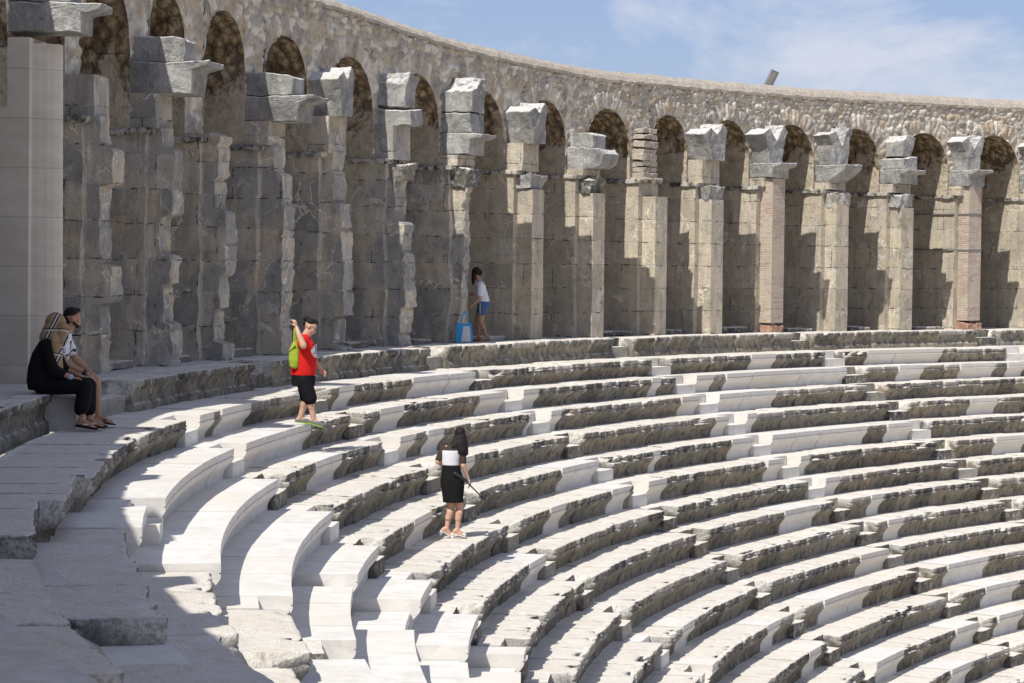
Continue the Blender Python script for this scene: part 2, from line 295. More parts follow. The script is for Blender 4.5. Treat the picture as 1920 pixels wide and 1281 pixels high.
def profile(kind, H, bench=False):
    if bench: P = [(0, 0), (0.0, -0.085), (0.035, -0.10), (0.045, -0.13), (0.075, -0.16), (0.085, -0.27), (0.07, -0.31), (0.035, -0.335), (0.03, -H)]
    elif kind == 'new': P = [(0, 0), (0, -0.082), (0.018, -0.084), (0.018, -0.094), (0.002, -0.096), (0.0, -0.125), (0.012, -0.15), (0.045, -0.195), (0.085, -0.235), (0.115, -0.28), (0.13, -0.33), (0.135, -H)]
    else: P = [(0.012, 0), (0.0, -0.018), (0, -0.085), (0.024, -0.092), (0.024, -0.102), (0.004, -0.110), (0.004, -0.135), (0.022, -0.16), (0.06, -0.20), (0.10, -0.245), (0.13, -0.30), (0.14, -0.34), (0.14, -H)]
    return P
def make_block(name, parent, k, a, b, kind, dz=0.0, dR=0.0, mat=None):
    R0, z0 = ROWS[k]; zn = ROWS[k+1][1] if k+1 in ROWS else z0-0.43
    H = z0-zn+0.05
    D = (ROWS[k-1][0]-R0+0.19) if k > 0 else 0.60
    if k in (1, 2, 3, 4) and a < 0.49: D += 0.5
    bench = k == 0
    prof = profile(kind, H, bench)
    arc = (b-a)*R0; jr = 0.0 if kind == 'new' else rnd.uniform(-0.022, 0.022); jz = rnd.uniform(-0.004, 0.004) if kind == 'new' else rnd.uniform(-0.014, 0.008)
    if kind == 'new':
        rz = [(D-dR, 0.0), (D*0.45, 0.0)]+prof; nseg = max(1, int(round(arc/0.95)))
    else:
        step = 0.05 if a < 1.0 else 0.062
        rz = [(D-dR, 0.0)]
        nt_ = max(3, int((D-dR)/0.10))
        for i in range(1, nt_): rz.append(((D-dR)*(1-i/nt_), 0.0))
        rz += [(0.07, 0.0), (0.035, -0.002)]
        pr = [prof[0]]
        for p, q in zip(prof[:-1], prof[1:]):
            L = math.hypot(q[0]-p[0], q[1]-p[1]); n = max(1, int(L/0.032))
            for i in range(1, n+1): pr.append((p[0]+(q[0]-p[0])*i/n, p[1]+(q[1]-p[1])*i/n))
        rz += pr; nseg = max(2, int(arc/step))
    rz = np.array(rz); m = len(rz)
    g = 0.0006/2 if kind == 'new' else 0.004/45+rnd.uniform(0, 0.0002)
    t = np.linspace(a+g, b-g, nseg+1)
    PHI = np.repeat(t, m); RR = np.tile(rz[:, 0], nseg+1)+R0+dR+jr; ZZ = np.tile(rz[:, 1], nseg+1)+z0+jz+dz
    S = np.tile(rz[:, 0], nseg+1); U = np.tile(rz[:, 1], nseg+1)
    P = polar(RR, PHI, ZZ)
    edge = np.zeros(len(P))
    if kind != 'new':
        sd = rnd.randint(0, 9999); face = (S < 0.2) & (np.arange(len(P)) % m >= m-len(pr)-2)
        n1 = fbm(P, 3.2, 5, 3); n2 = fbm(P, 11, 9, 3); n3 = vnoise(P, 5.0, sd); n4 = vnoise(P, 24, 7)
        e = np.minimum(PHI-t[0], t[-1]-PHI)*R0
        rot = np.clip(1-e/0.05, 0, 1)**2
        lipw = np.exp(-((U+0.03)/0.07)**2)
        dam = rnd.choice([0.5, 0.8, 1.0, 1.6, 2.2]) * (0.6 if bench else 1); dam = min(dam, 0.9) if a < 0.5 else dam
        chip = np.clip(n3-0.25, 0, 1)*0.16*dam*lipw
        soft = np.where(U < -0.13, 0.45, 1.0)
        dr = np.where(face, 0.016*n1*dam+0.013*n2*dam+0.006*n4+chip+rot*0.03*np.where(U > -0.14, 1, 0.2), 0)*soft
        dzz = np.where(face & (U > -0.06), -(np.clip(n3-0.25, 0, 1)*0.06*dam)-0.010*rot+0.006*n2, 0)
        top = (~face)
        nearlip = np.clip(1-S/0.16, 0, 1)
        dzz = dzz+np.where(top, 0.007*n1+0.006*n2-0.022*nearlip*np.clip(n3-0.1, 0, 1)*dam, 0)
        for pj in np.arange(t[0]+rnd.uniform(0.25, 0.45)/R0, t[-1]-0.2/R0, rnd.uniform(0.32, 0.55)/R0):
            e2 = np.abs(PHI-pj-0.0012*n2)*R0; cut = face & (U > -0.115)
            ex2 = np.where(cut, np.clip(1-e2/0.045, 0, 1), 0); edge = np.maximum(edge, ex2*rnd.uniform(0.3, 1.0)); dr = dr+ex2*0.018
        ZZ = ZZ+dzz; RR = RR+dr
        P = polar(RR, PHI, ZZ)
        edge = np.maximum(edge, np.where(face & (U > -0.2), np.clip(1-e/0.05, 0, 1), 0)*rnd.uniform(0.4, 1.0))
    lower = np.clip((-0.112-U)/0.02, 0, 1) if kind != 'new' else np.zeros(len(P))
    V = P.tolist(); F = grid_faces(nseg+1, m, 0, flip=True)
    zb = z0-H+dz-0.0; nV = len(V)
    back = [polar(D+R0+jr, t[i], zb) for i in (0, nseg)]
    V += [b_.tolist() for b_ in back]
    # bottom/back closing
    c0 = list(range(0, m)); c1 = list(range(nseg*m, nseg*m+m))
    F.append(tuple(c0)+(nV,)); F.append(tuple(reversed(c1))+(nV,)) if False else F.append(tuple([nV+1]+list(reversed(c1))))
    F.append(tuple([i*m for i in range(nseg+1)])+(nV+1, nV))
    F.append(tuple([i*m+m-1 for i in range(nseg, -1, -1)])+(nV, nV+1))
    edge = np.concatenate([edge, [0, 0]]); lower = np.concatenate([lower, [0, 0]])
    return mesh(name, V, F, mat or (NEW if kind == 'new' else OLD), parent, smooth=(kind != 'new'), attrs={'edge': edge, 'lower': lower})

ORD = ['gallery bench', 'first', 'second', 'third', 'fourth', 'fifth', 'sixth', 'seventh', 'eighth', 'ninth', 'tenth', 'eleventh', 'twelfth', 'thirteenth', 'fourteenth', 'fifteenth', 'sixteenth', 'seventeenth', 'eighteenth']
bounds = [PH0]+STAIRS+[PH1]
MAXW = len(bounds)-1
def kind_at(k, ph):
    for a, b in NEWI.get(k, []):
        if a <= ph < b: return 'new'
    return 'old'
for k in ROWS:
    R0 = ROWS[k][0]
    for wdg in range(MAXW):
        a = bounds[wdg]+(GAP if wdg > 0 else 0); b = bounds[wdg+1]
        if k >= 7 and b < 0.46: continue
        if k >= 9 and b < 0.65: continue
        if k >= 13 and b < 0.80: continue
        if k == 0 and wdg == 0: continue
        if wdg == 0 and k in (1, 2): a, b = PH0, bounds[1]+0.0
        if wdg == 1 and k == 1: a = 0.362
        if wdg == 1 and k == 2: a = 0.324
        if wdg == 1 and k == 3: a = 0.300
        if wdg == 0 and k == 3: b = 0.298
        if wdg == 1 and k == 2: b = 0.484
        if wdg == 2 and k == 2: a = 0.500
        if wdg == 1 and k == 1: b = STAIRS[2]
        if wdg == 2 and k == 3: a = 0.4522
        if wdg == 2 and k == 1: continue
        if wdg == 1 and k == 0: b = 0.600; dRb = 0.29
        if wdg == 2 and k == 0: continue
        if wdg == 3 and k == 0: a = 0.672
        if wdg == 0 and k == 2: continue
        if wdg == 0 and k == 1: b = 0.298
        # cut into blocks
        cuts = {a, b}
        for x0, x1 in NEWI.get(k, []):
            for x in (x0, x1):
                if a+0.004 < x < b-0.004: cuts.add(x)
        for x0, x1, _, _ in LOW.get(k, []):
            for x in (x0, x1):
                if a+0.004 < x < b-0.004: cuts.add(x)
        cuts = sorted(cuts); blocks = []
        for c0, c1 in zip(cuts[:-1], cuts[1:]):
            kd = kind_at(k, (c0+c1)/2); L = (c1-c0)*R0
            avg = 1.5 if kd == 'new' else (1.7 if b < 0.5 else (0.8 if k < 9 else 1.0))
            n = max(1, int(round(L/avg)))
            ws = [rnd.uniform(0.6, 1.4) for _ in range(n)]; s = sum(ws); p = c0
            for q in ws:
                blocks.append((p, p+(c1-c0)*q/s, kd)); p += (c1-c0)*q/s
        nnew = sum(1 for x in blocks if x[2] == 'new')/len(blocks)
        look = 'white restored' if nnew > 0.75 else ('patched grey and white' if nnew > 0.2 else 'weathered grey')
        if k == 0:
            t = thing('gallery_bench', f'weathered moulded bench along the gallery floor, {ORD[wdg+1]} wedge from the left', 'stone bench', 'benches along the gallery edge')
        else:
            t = thing('seat_row', f'{look} seat row, {ORD[k]} below the gallery bench, {ORD[wdg+1]} wedge from the left', 'seat row', 'curved stone seat rows')
        for p, q, kd in blocks:
            dz = dR = 0.0
            for x0, x1, zz, rr in LOW.get(k, []):
                if x0 <= (p+q)/2 < x1: dz, dR = zz, rr
            if k == 0 and wdg == 1: dR = 0.29
            make_block('restored_block' if kd == 'new' else 'weathered_block', t, k, p, q, kd, dz, dR)

# ------------------------------------------------------------------ stairways (half steps cut into every row)
def prism_polar(name, parent, a, b, Ra, Rb_, z1, z0, mat, rough=False):
    n = max(2, int((b-a)*47/0.12)) if rough else 2
    nr = 4 if rough else 2; nzv = 4 if rough else 2
    bm = bmesh.new()
    def P(i, j, l):
        ph = a+(b-a)*i/(n-1); R = Ra+(Rb_-Ra)*j/(nr-1); z = z0+(z1-z0)*l/(nzv-1)
        return polar(R, ph, z)
    idx = {}
    for i in range(n):
        for j in range(nr):
            for l in range(nzv):
                if i in (0, n-1) or j in (0, nr-1) or l in (0, nzv-1):
                    p = P(i, j, l)
                    if rough: p = p+vecn(p[None], 5, 3, 3)[0]*0.02
                    idx[i, j, l] = bm.verts.new(p)
    def quad(*ks): bm.faces.new([idx[k_] for k_ in ks])
    for i in range(n-1):
        for j in range(nr-1):
            for l in (0, nzv-1): quad((i, j, l), (i+1, j, l), (i+1, j+1, l), (i, j+1, l))
        for l in range(nzv-1):
            for j in (0, nr-1): quad((i, j, l), (i+1, j, l), (i+1, j, l+1), (i, j, l+1))
    for j in range(nr-1):
        for l in range(nzv-1):
            for i in (0, n-1): quad((i, j, l), (i, j+1, l), (i, j+1, l+1), (i, j, l+1))
    return bm_obj(name, bm, mat, parent)
for si, s in enumerate(STAIRS):
    t = thing('stairway', f'narrow stone stairway cut through the seat rows, {ORD[si+1]} from the left', 'stairway', 'stairways through the seats')
    for k in ROWS:
        if k >= 9 and s < 0.6: continue
        if k >= 13 and s < 0.75: continue
        R0, z0 = ROWS[k]; zn = ROWS[k+1][1] if k+1 in ROWS else z0-0.43
        Rbk = (ROWS[k-1][0]+0.19) if k > 0 else 49.06
        a, b = s+0.0003, s+GAP-0.0003
        if si == 0 and k in (0, 3): continue
        if si == 1 and k in (0, 1, 3): continue
        if si == 1 and k == 2: a, b = 0.4843, 0.4997
        if si == 2 and k == 0: a, b = 0.603, 0.6717
        new = (si, k) in NEWSTEP
        mt = NEW if new else OLD; hs = 0.5*(z0-zn)
        if si == 0 and k == 1:
            prism_polar('step', t, 0.30, 0.360, 48.03, Rbk, z0-0.16, zn-0.04, OLD, True); continue
        if si == 0 and k == 2:
            prism_polar('step', t, 0.292, 0.334, 47.22, 48.7, -2.52, -2.76, NEW); prism_polar('step', t, 0.236, 0.2915, 47.0, 48.8, -2.40, -2.76, OLD, True); continue
        if k == 0:
            prism_polar('step', t, a, b, R0+0.18, R0+0.52, z0-0.20, zn-0.04, mt, not new); prism_polar('step', t, a, b, R0+0.52, Rbk, z0-0.004, zn-0.04, mt, not new); continue
        prism_polar('step', t, a, b, R0+0.02, R0+0.33, z0-hs, zn-0.05, mt, not new)
        prism_polar('step', t, a, b, R0+0.33, Rbk, z0-0.004, zn-0.05, mt, not new)
wb = prism_polar('stone_block', None, 0.6005, 0.628, 48.50, 49.0, -1.62, -2.02, NEW)
tag(wb, 'pale replacement block under the bench end, below the seated couple', 'stone block')

# ------------------------------------------------------------------ ground, bedding under the seats, gallery floor
nph = 120; t = np.linspace(PH0-0.02, PH1+0.02, nph)
prof = [(49.2, -2.3)]+[(ROWS[k][0]+0.35, ROWS[k][1]-0.40) for k in range(1, 18)]+[(36.5, -9.3)]
prof = np.array(prof); m = len(prof)
V = polar(np.tile(prof[:, 0], nph), np.repeat(t, m), np.tile(prof[:, 1], nph))
o = mesh('bedding_terrain', V, grid_faces(nph, m, 0, True), FILL); o['kind'] = 'structure'
V = polar(np.tile([48.9, 52.6], nph), np.repeat(np.linspace(0.08, PH1+0.03, nph), 2), np.tile([-1.585, -1.585], nph))
n1 = vecn(V, 2, 1, 2)*0.0
o = mesh('gallery_floor', V, grid_faces(nph, 2, 0, True), FLOORM); o['kind'] = 'structure'
g = mesh('ground', [(-3000, -3000, -9.6), (3000, -3000, -9.6), (3000, 3000, -9.6), (-3000, 3000, -9.6)], [(0, 1, 2, 3)], EARTH); g['kind'] = 'structure'

# ------------------------------------------------------------------ gallery: arcade wall, piers
APEX = lambda ph: float(np.interp(ph, [0.1, 0.6, 0.635, 0.82, 0.87, 0.92, 0.98, 1.08, 1.2, 1.45, 1.6], [2.7, 2.7, 4.1, 4.1, 4.05, 3.8, 3.74, 3.52, 3.45, 3.54, 3.68]))
TOPZ = lambda ph: np.interp(ph, [0.1, 0.6, 0.635, 0.8, 0.965, 1.06, 1.1715, 1.3035, 1.433, 1.526, 1.6], [3.48, 3.48, 5.1, 5.1, 4.815, 4.528, 4.361, 4.439, 4.542, 4.606, 4.65])
RW, RBK = 49.95, 51.75
# piers: phi of the front corner of the half column, blocks (z low, z mid, z top), styles
PIERS = [(1.461, 'brick', 'cornice', 'V', 2.18, 2.60, 3.54), (1.4056, 'ashlar', 'cornice', 'lean', 2.15, 2.51, 3.43), (1.3522, 'ashlar', 'wedge', 'V', 2.12, 2.54, 3.48),
         (1.2986, 'brick', 'cornice', 'V', 2.14, 2.49, 3.41), (1.2471, 'ashlar', None, 'V2', 2.47, 2.85, 3.31), (1.1993, 'ashlar', None, 'rubble', 1.94, 2.0, 3.05),
         (1.1455, 'ashlar', 'round', 'box', 2.07, 2.51, 2.85), (1.0925, 'ashlar', None, 'V2', 2.50, 2.95, 3.4), (1.0371, 'broken', 'cornice', 'tall', 2.14, 2.56, 3.69),
         (0.9801, 'broken', None, 'lean2', 2.58, 2.88, 3.58), (0.9229, 'narrow', None, 'V2', 2.58, 2.91, 3.47), (0.8678, 'narrow', 'long', 'box', 2.33, 2.75, 3.11),
         (0.8147, 'narrow', None, None, 2.0, 2.4, 3.0), (0.7651, 'narrow', 'long', 'box', 2.45, 2.92, 3.3), (0.7053, 'narrow', None, None, 2.5, 2.7, 3.0), (0.6514, 'restored', 'long', 'box', 2.84, 3.21, 3.75),
         (0.594, 'plain', None, None, 2.0, 2.4, 2.9)]+[(p_, 'narrow', None, 'stub', 2.2, 2.5, 2.95) for p_ in (0.537, 0.480, 0.423, 0.366, 0.309, 0.252, 0.2)]
PIERS = [(1.5735, 'ashlar', None, 'V', 2.2, 2.55, 3.5), (1.5178, 'ashlar', 'round', 'V', 2.18, 2.60, 3.54)]+PIERS
HB = 0.41   # half thickness of the pier body
def pc(i): return PIERS[i][0]+0.25/49.3
def frame(ph):
    e1, e2 = er(ph), et(ph)
    return lambda R, u, z: e1*R+e2*u+np.array([0, 0, z])
def side_grid(fr, R0, R1, u0, u1, z0, z1, step, amp, seed, low=0.0, ero=0.0):
    """closed box R0..R1 (radial) x u0..u1 x z0..z1 with every face gridded and roughened"""
    V = []; F = []; UV = []
    def face(fun, na, nb, uvf):
        off = len(V)
        A = np.linspace(0, 1, na); B = np.linspace(0, 1, nb)
        for a in A:
            for b in B:
                V.append(fun(a, b)); UV.append(uvf(a, b))
        F.extend(grid_faces(na, nb, off))
    nR = max(2, int((R1-R0)/step)+1); nz_ = max(2, int((z1-z0)/step)+1); nu = max(2, int((u1-u0)/step)+1)
    for u, o in ((u0, 0.0), (u1, 7.3)): face(lambda a, b: fr(R0+(R1-R0)*a, u, z0+(z1-z0)*b), nR, nz_, lambda a, b: ((R1-R0)*(1-a)+o+seed*1.37, z0+(z1-z0)*b))
    for R, o in ((R0, 3.1), (R1, 5.2)): face(lambda a, b: fr(R, u0+(u1-u0)*a, z0+(z1-z0)*b), nu, nz_, lambda a, b: ((u1-u0)*a+o+seed*1.37, z0+(z1-z0)*b))
    for z in (z0, z1): face(lambda a, b: fr(R0+(R1-R0)*a, u0+(u1-u0)*b, z), nR, nu, lambda a, b: ((R1-R0)*a, (u1-u0)*b))
    V = np.array(V); d = vecn(V, 2.6, 40, 4)*amp
    if ero > 0:
        rad = np.hypot(V[:, 0], V[:, 1]); isf = np.clip(1-(rad-R0-0.02)/0.25, 0, 1)
        q = np.stack([V[:, 2], V[:, 2]*0+seed*3.7, V[:, 2]*0], -1)
        zz_ = V[:, 2]+9+0.05*vnoise(q*3, 1.0, 2); blk = (np.floor(zz_/0.52+0.3*seed)).astype(int); fr_ = (zz_/0.52+0.3*seed) % 1.0
        e_ = np.clip(uh(blk, blk*0+seed, blk*0, 3)*1.25-0.25, 0, 1)*ero*0.85+fbm(V, 4.5, 30+seed, 4)*ero*0.28+np.where((fr_ < 0.05) | (fr_ > 0.95), 0.03, 0)
        V[:, :2] += (V[:, :2]/rad[:, None])*(e_*isf)[:, None]
    if low > 0: d = d+vecn(V, 1.3, 71+seed, 2)*low
    d[:, 2] *= 0.4
    return V+d, F, np.array(UV)
def rock(name, parent, pts_faces, mat, amp=0.02, maxlen=0.10, iters=4, seed=0, bev=0.012):
    V, F = pts_faces; bm = bmesh.new(); vs_ = [bm.verts.new(v) for v in V]
    for f in F: bm.faces.new([vs_[i] for i in f])
    bmesh.ops.recalc_face_normals(bm, faces=bm.faces)
    if bev: bmesh.ops.bevel(bm, geom=bm.edges[:], offset=bev, segments=1, affect='EDGES')
    bmesh.ops.triangulate(bm, faces=[f for f in bm.faces if len(f.verts) > 4])
    for _ in range(iters):
        es = [e for e in bm.edges if e.calc_length() > maxlen]
        if not es: break
        bmesh.ops.subdivide_edges(bm, edges=es, cuts=1, use_grid_fill=True)
        bmesh.ops.triangulate(bm, faces=[f for f in bm.faces if len(f.verts) > 4])
    P = np.array([v.co for v in bm.verts]); d = vecn(P, 5.5, 11+seed, 4)*amp*1.5+vecn(P, 1.9, 5+seed, 1)*amp*1.5+vecn(P, 15, 3, 2)*amp*0.6
    for v, q in zip(bm.verts, P+d): v.co = q
    return bm_obj(name, bm, mat, parent, smooth=False)
def prism_u(fr, prof, R0, R1, jit=True):
    """profile in (u, z) pushed from R0 to R1"""
    kx = rnd.uniform(0.82, 1.0); sk = rnd.uniform(-0.08, 0.08); zb0 = min(z for u, z in prof)
    prof = [(u*kx+sk*(z-zb0)+rnd.uniform(-0.02, 0.02), z+(rnd.uniform(-0.04, 0.03) if z > zb0+0.05 else 0)) for u, z in prof]
    n = len(prof); V = [fr(R0, u, z) for u, z in prof]+[fr(R1, u, z) for u, z in prof]
    F = [tuple(range(n)), tuple(range(2*n-1, n-1, -1))]+[(i, i+n, (i+1) % n+n, (i+1) % n) for i in range(n)]
    return V, F
def prism_r(fr, prof, u0, u1):
    """profile in (R, z) pushed from u0 to u1"""
    n = len(prof); V = [fr(R, u0, z) for R, z in prof]+[fr(R, u1, z) for R, z in prof]
    F = [tuple(range(n)), tuple(range(2*n-1, n-1, -1))]+[(i, i+n, (i+1) % n+n, (i+1) % n) for i in range(n)]
    return V, F
LAB = {'brick': 'gallery pier with a brick-repaired half column', 'ashlar': 'tan ashlar gallery pier with a straight half column', 'broken': 'broken gallery pier with a ragged half column',
       'narrow': 'dark stained gallery pier with a narrow worn front strip', 'restored': 'smooth pale restored gallery pier beside the seated couple'}
inview = [p for p in PIERS if 0.64 < p[0] < 1.49]
for i, (ph, style, lowb, upb, zl, zm, zt) in enumerate(PIERS):
    c = pc(i); fr = frame(c); near = ph > 1.06
    from_right = sum(1 for p in inview if p[0] > ph)+1
    if 0.64 < ph < 1.49: lab = LAB[style]+(f', {ORD[from_right]} pier from the right' if style != 'restored' else '')
    elif ph >= 1.49: lab = f'tan ashlar pier just beyond the right edge of the view, {"first" if i else "second"} one out'
    else: lab = f'shaded gallery pier beside the camera, {ORD[len(PIERS)-i]} from the open end'
    t = thing('gallery_pier', lab, 'pier', 'piers of the gallery arcade')
    am = 0.016 if near else 0.05; zc = 1.86
    if style == 'restored':
        V, F, UV = side_grid(fr, 49.62, RBK, -HB, HB, -1.6, zc+0.9, 0.25, 0.002, i); mesh('pier_body', V, F, REST, t, uv=UV)
        # twin-sided smooth engaged column
        bm = bmesh.new(); prof_ = []
        for a_ in np.linspace(0, math.pi, 11): prof_.append((49.64-0.36*math.sin(a_), -0.27*math.cos(a_)))
        lo = [bm.verts.new(fr(r_, u_, -1.6)) for r_, u_ in prof_]; hi = [bm.verts.new(fr(r_+0.02, u_*0.93, 2.70)) for r_, u_ in prof_]
        for a_ in range(10): bm.faces.new((lo[a_], lo[a_+1], hi[a_+1], hi[a_]))
        bm.faces.new(hi); 
        bm_obj('half_column', bm, REST, t)
    else:
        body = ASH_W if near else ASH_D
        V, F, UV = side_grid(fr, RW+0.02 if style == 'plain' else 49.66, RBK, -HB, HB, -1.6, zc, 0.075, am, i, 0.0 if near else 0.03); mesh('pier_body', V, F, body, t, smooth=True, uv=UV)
        V, F, UV = side_grid(fr, RW+0.015, RBK-0.01, -HB-0.01, HB+0.01, zc+0.02, 3.0, 0.1, am*0.7, i+5); mesh('upper_jamb', V, F, PLAS, t, smooth=True, uv=UV)
        if style == 'brick':
            V, F, UV = side_grid(fr, 49.3, 49.655, -0.25, 0.25, -1.35, zl-0.02, 0.08, 0.008, i); mesh('half_column', V, F, BRK, t, smooth=True, uv=UV)
            rock('column_base', t, prism_r(fr, [(49.27, -1.59), (49.27, -1.40), (49.65, -1.40), (49.65, -1.59)], -0.27, 0.27), mat_noise('red_brick_base', (0.24, 0.11, 0.075), (0.50, 0.34, 0.25), 9), 0.03)
        elif style == 'ashlar':
            V, F, UV = side_grid(fr, 49.3, 49.655, -0.25, 0.25, -1.6, 1.55, 0.08, 0.008, i); mesh('half_column', V, F, ASH_W, t, smooth=True, uv=UV)
        elif style == 'broken':
            V, F, UV = side_grid(fr, 49.26, 49.70, -0.25, 0.02 if ph > 1.0 else 0.25, -1.6, 1.75, 0.04, 0.03, i, 0.03, 0.36); mesh('half_column', V, F, ASH_D, t, smooth=False, uv=UV)
        elif style == 'narrow':
            V, F, UV = side_grid(fr, 49.27, 49.68, -0.24, 0.25, -1.6, 1.95, 0.04, 0.02, i, 0.02, 0.24); mesh('half_column', V, F, ASH_D, t, smooth=False, uv=UV)
        # ledge (string course) and worn capital
        q_ = 0.75 if style == 'plain' else 0
        rock('string_course', t, prism_r(fr, [(49.60+q_, zc-0.02), (49.57+q_, zc+0.07), (RBK-0.05, zc+0.07), (RBK-0.05, zc-0.02)], -HB-0.07, HB+0.07), body, 0.015)
        if style in ('ashlar', 'broken') and zl > 1.95:
            rock('capital', t, prism_r(fr, [(49.34, 1.54), (49.26, 1.86), (49.7, 1.86), (49.7, 1.54)], -0.28, 0.28), MARB if i % 3 == 0 else OLD, 0.05, 0.09, seed=i)
        if upb or lowb or style == 'narrow':
            V, F, UV = side_grid(fr, 49.5, RW+0.1, -0.37, 0.36, zc+0.07, max(zl, zc+0.12), 0.1, 0.03, i+3, 0.03); mesh('core_masonry', V, F, ASH_W if near else ASH_D, t, smooth=True, uv=UV)
    if lowb in ('cornice', 'wedge', 'round', 'long'):
        uu = 0.35
        if lowb in ('cornice', 'long'):
            T = 49.0 if lowb == 'cornice' else 48.70
            pf = [(T+0.30, zl), (T+0.27, zm-0.13), (T+0.16, zm-0.10), (T+0.02, zm-0.07), (T, zm), (RW+0.3, zm), (RW+0.3, zl)]
        elif lowb == 'wedge': pf = [(49.5, zl), (49.3, zl+0.12), (49.0, zm-0.14), (48.96, zm), (RW+0.3, zm), (RW+0.3, zl)]
        else: pf = [(49.25, zl), (49.05, zl+0.1), (49.0, zm-0.12), (49.1, zm), (RW+0.3, zm+0.03), (RW+0.3, zl)]
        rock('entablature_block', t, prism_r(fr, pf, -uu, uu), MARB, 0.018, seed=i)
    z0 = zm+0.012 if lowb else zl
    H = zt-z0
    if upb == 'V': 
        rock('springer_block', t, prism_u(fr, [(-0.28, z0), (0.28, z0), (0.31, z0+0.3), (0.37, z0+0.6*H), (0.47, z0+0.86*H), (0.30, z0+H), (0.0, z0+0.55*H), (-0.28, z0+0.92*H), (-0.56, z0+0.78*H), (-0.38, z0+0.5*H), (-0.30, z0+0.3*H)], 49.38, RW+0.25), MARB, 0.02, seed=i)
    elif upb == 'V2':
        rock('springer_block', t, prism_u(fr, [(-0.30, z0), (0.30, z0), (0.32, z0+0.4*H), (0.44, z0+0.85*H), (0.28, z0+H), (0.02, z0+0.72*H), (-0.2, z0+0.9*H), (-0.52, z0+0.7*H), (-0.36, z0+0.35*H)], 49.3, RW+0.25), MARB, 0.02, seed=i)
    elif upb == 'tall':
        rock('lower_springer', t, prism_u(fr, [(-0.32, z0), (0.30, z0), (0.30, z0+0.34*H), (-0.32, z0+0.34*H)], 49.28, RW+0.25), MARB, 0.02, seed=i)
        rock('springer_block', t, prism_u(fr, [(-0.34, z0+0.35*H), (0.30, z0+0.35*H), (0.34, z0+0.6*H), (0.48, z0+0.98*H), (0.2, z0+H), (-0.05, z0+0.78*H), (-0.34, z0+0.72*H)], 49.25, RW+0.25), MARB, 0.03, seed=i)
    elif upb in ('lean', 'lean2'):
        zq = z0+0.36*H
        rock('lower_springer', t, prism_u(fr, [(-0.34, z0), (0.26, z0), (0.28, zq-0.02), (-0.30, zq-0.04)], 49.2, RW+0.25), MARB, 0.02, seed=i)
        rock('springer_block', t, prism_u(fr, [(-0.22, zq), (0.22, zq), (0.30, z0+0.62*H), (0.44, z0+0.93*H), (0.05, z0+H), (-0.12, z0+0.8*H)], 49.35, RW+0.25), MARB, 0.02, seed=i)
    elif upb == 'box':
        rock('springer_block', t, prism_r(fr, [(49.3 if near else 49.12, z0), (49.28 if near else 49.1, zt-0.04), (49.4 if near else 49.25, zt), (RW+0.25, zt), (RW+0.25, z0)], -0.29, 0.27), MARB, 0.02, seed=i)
    elif upb == 'stub':
        rock('springer_block', t, prism_r(fr, [(49.45, z0), (49.42, zt-0.04), (49.5, zt), (RW+0.25, zt), (RW+0.25, z0)], -0.27, 0.25), MARB, 0.02, seed=i)
    elif upb == 'rubble':
        zs = z0; j = 0
        while zs < zt:
            h = rnd.uniform(0.12, 0.2); s_ = rnd.uniform(-0.03, 0.03)
            for u0, u1 in ((-0.3, -0.02), (0.0, 0.28)):
                rock('rubble_stone', t, prism_r(fr, [(49.62+s_, zs), (49.60+s_, zs+h-0.02), (RW+0.1, zs+h-0.02), (RW+0.1, zs)], u0+s_, u1+s_), COPE, 0.025, 0.12, 2, seed=j)
            zs += h; j += 1

# unseen wall added beside the camera to put the first seats in shade
V, F, UV = side_grid(frame(0.142), 51.85, 52.9, -2.2, 2.3, -1.6, 6.9, 0.25, 0.03, 3)
tw = mesh('shade_wall', V, F, ASH_W, None, smooth=True, uv=UV); tag(tw, 'unseen tan ashlar wall added left of the camera to shade the first seats', 'wall')
# iron bands round the brick pier at the right
pb = [o for o in bpy.data.objects if o.name.startswith('gallery_pier') and 'first pier from the right' in o.get('label', '')][0]
IRON = mat_noise('grey_iron', (0.10, 0.10, 0.105), (0.2, 0.2, 0.21), 20, 0.6, 0.1, 0.5)
frp = frame(pc(2))
for zb_ in (1.42, 0.48):
    V, F = prism_r(frp, [(49.285, zb_), (49.285, zb_+0.035), (50.9, zb_+0.05), (50.9, zb_+0.015)], -0.27, 0.27)
    bm = bmesh.new(); vv = [bm.verts.new(v) for v in V]
    for f in F: bm.faces.new([vv[q] for q in f])
    bm_obj('iron_band', bm, IRON, pb)
    V, F = prism_r(frp, [(49.66, zb_), (49.66, zb_+0.03), (51.0, zb_+0.05), (51.0, zb_+0.02)], -0.45, 0.45)
    bm = bmesh.new(); vv = [bm.verts.new(v) for v in V]
    for f in F: bm.faces.new([vv[q] for q in f])
    bm_obj('iron_band', bm, IRON, pb)

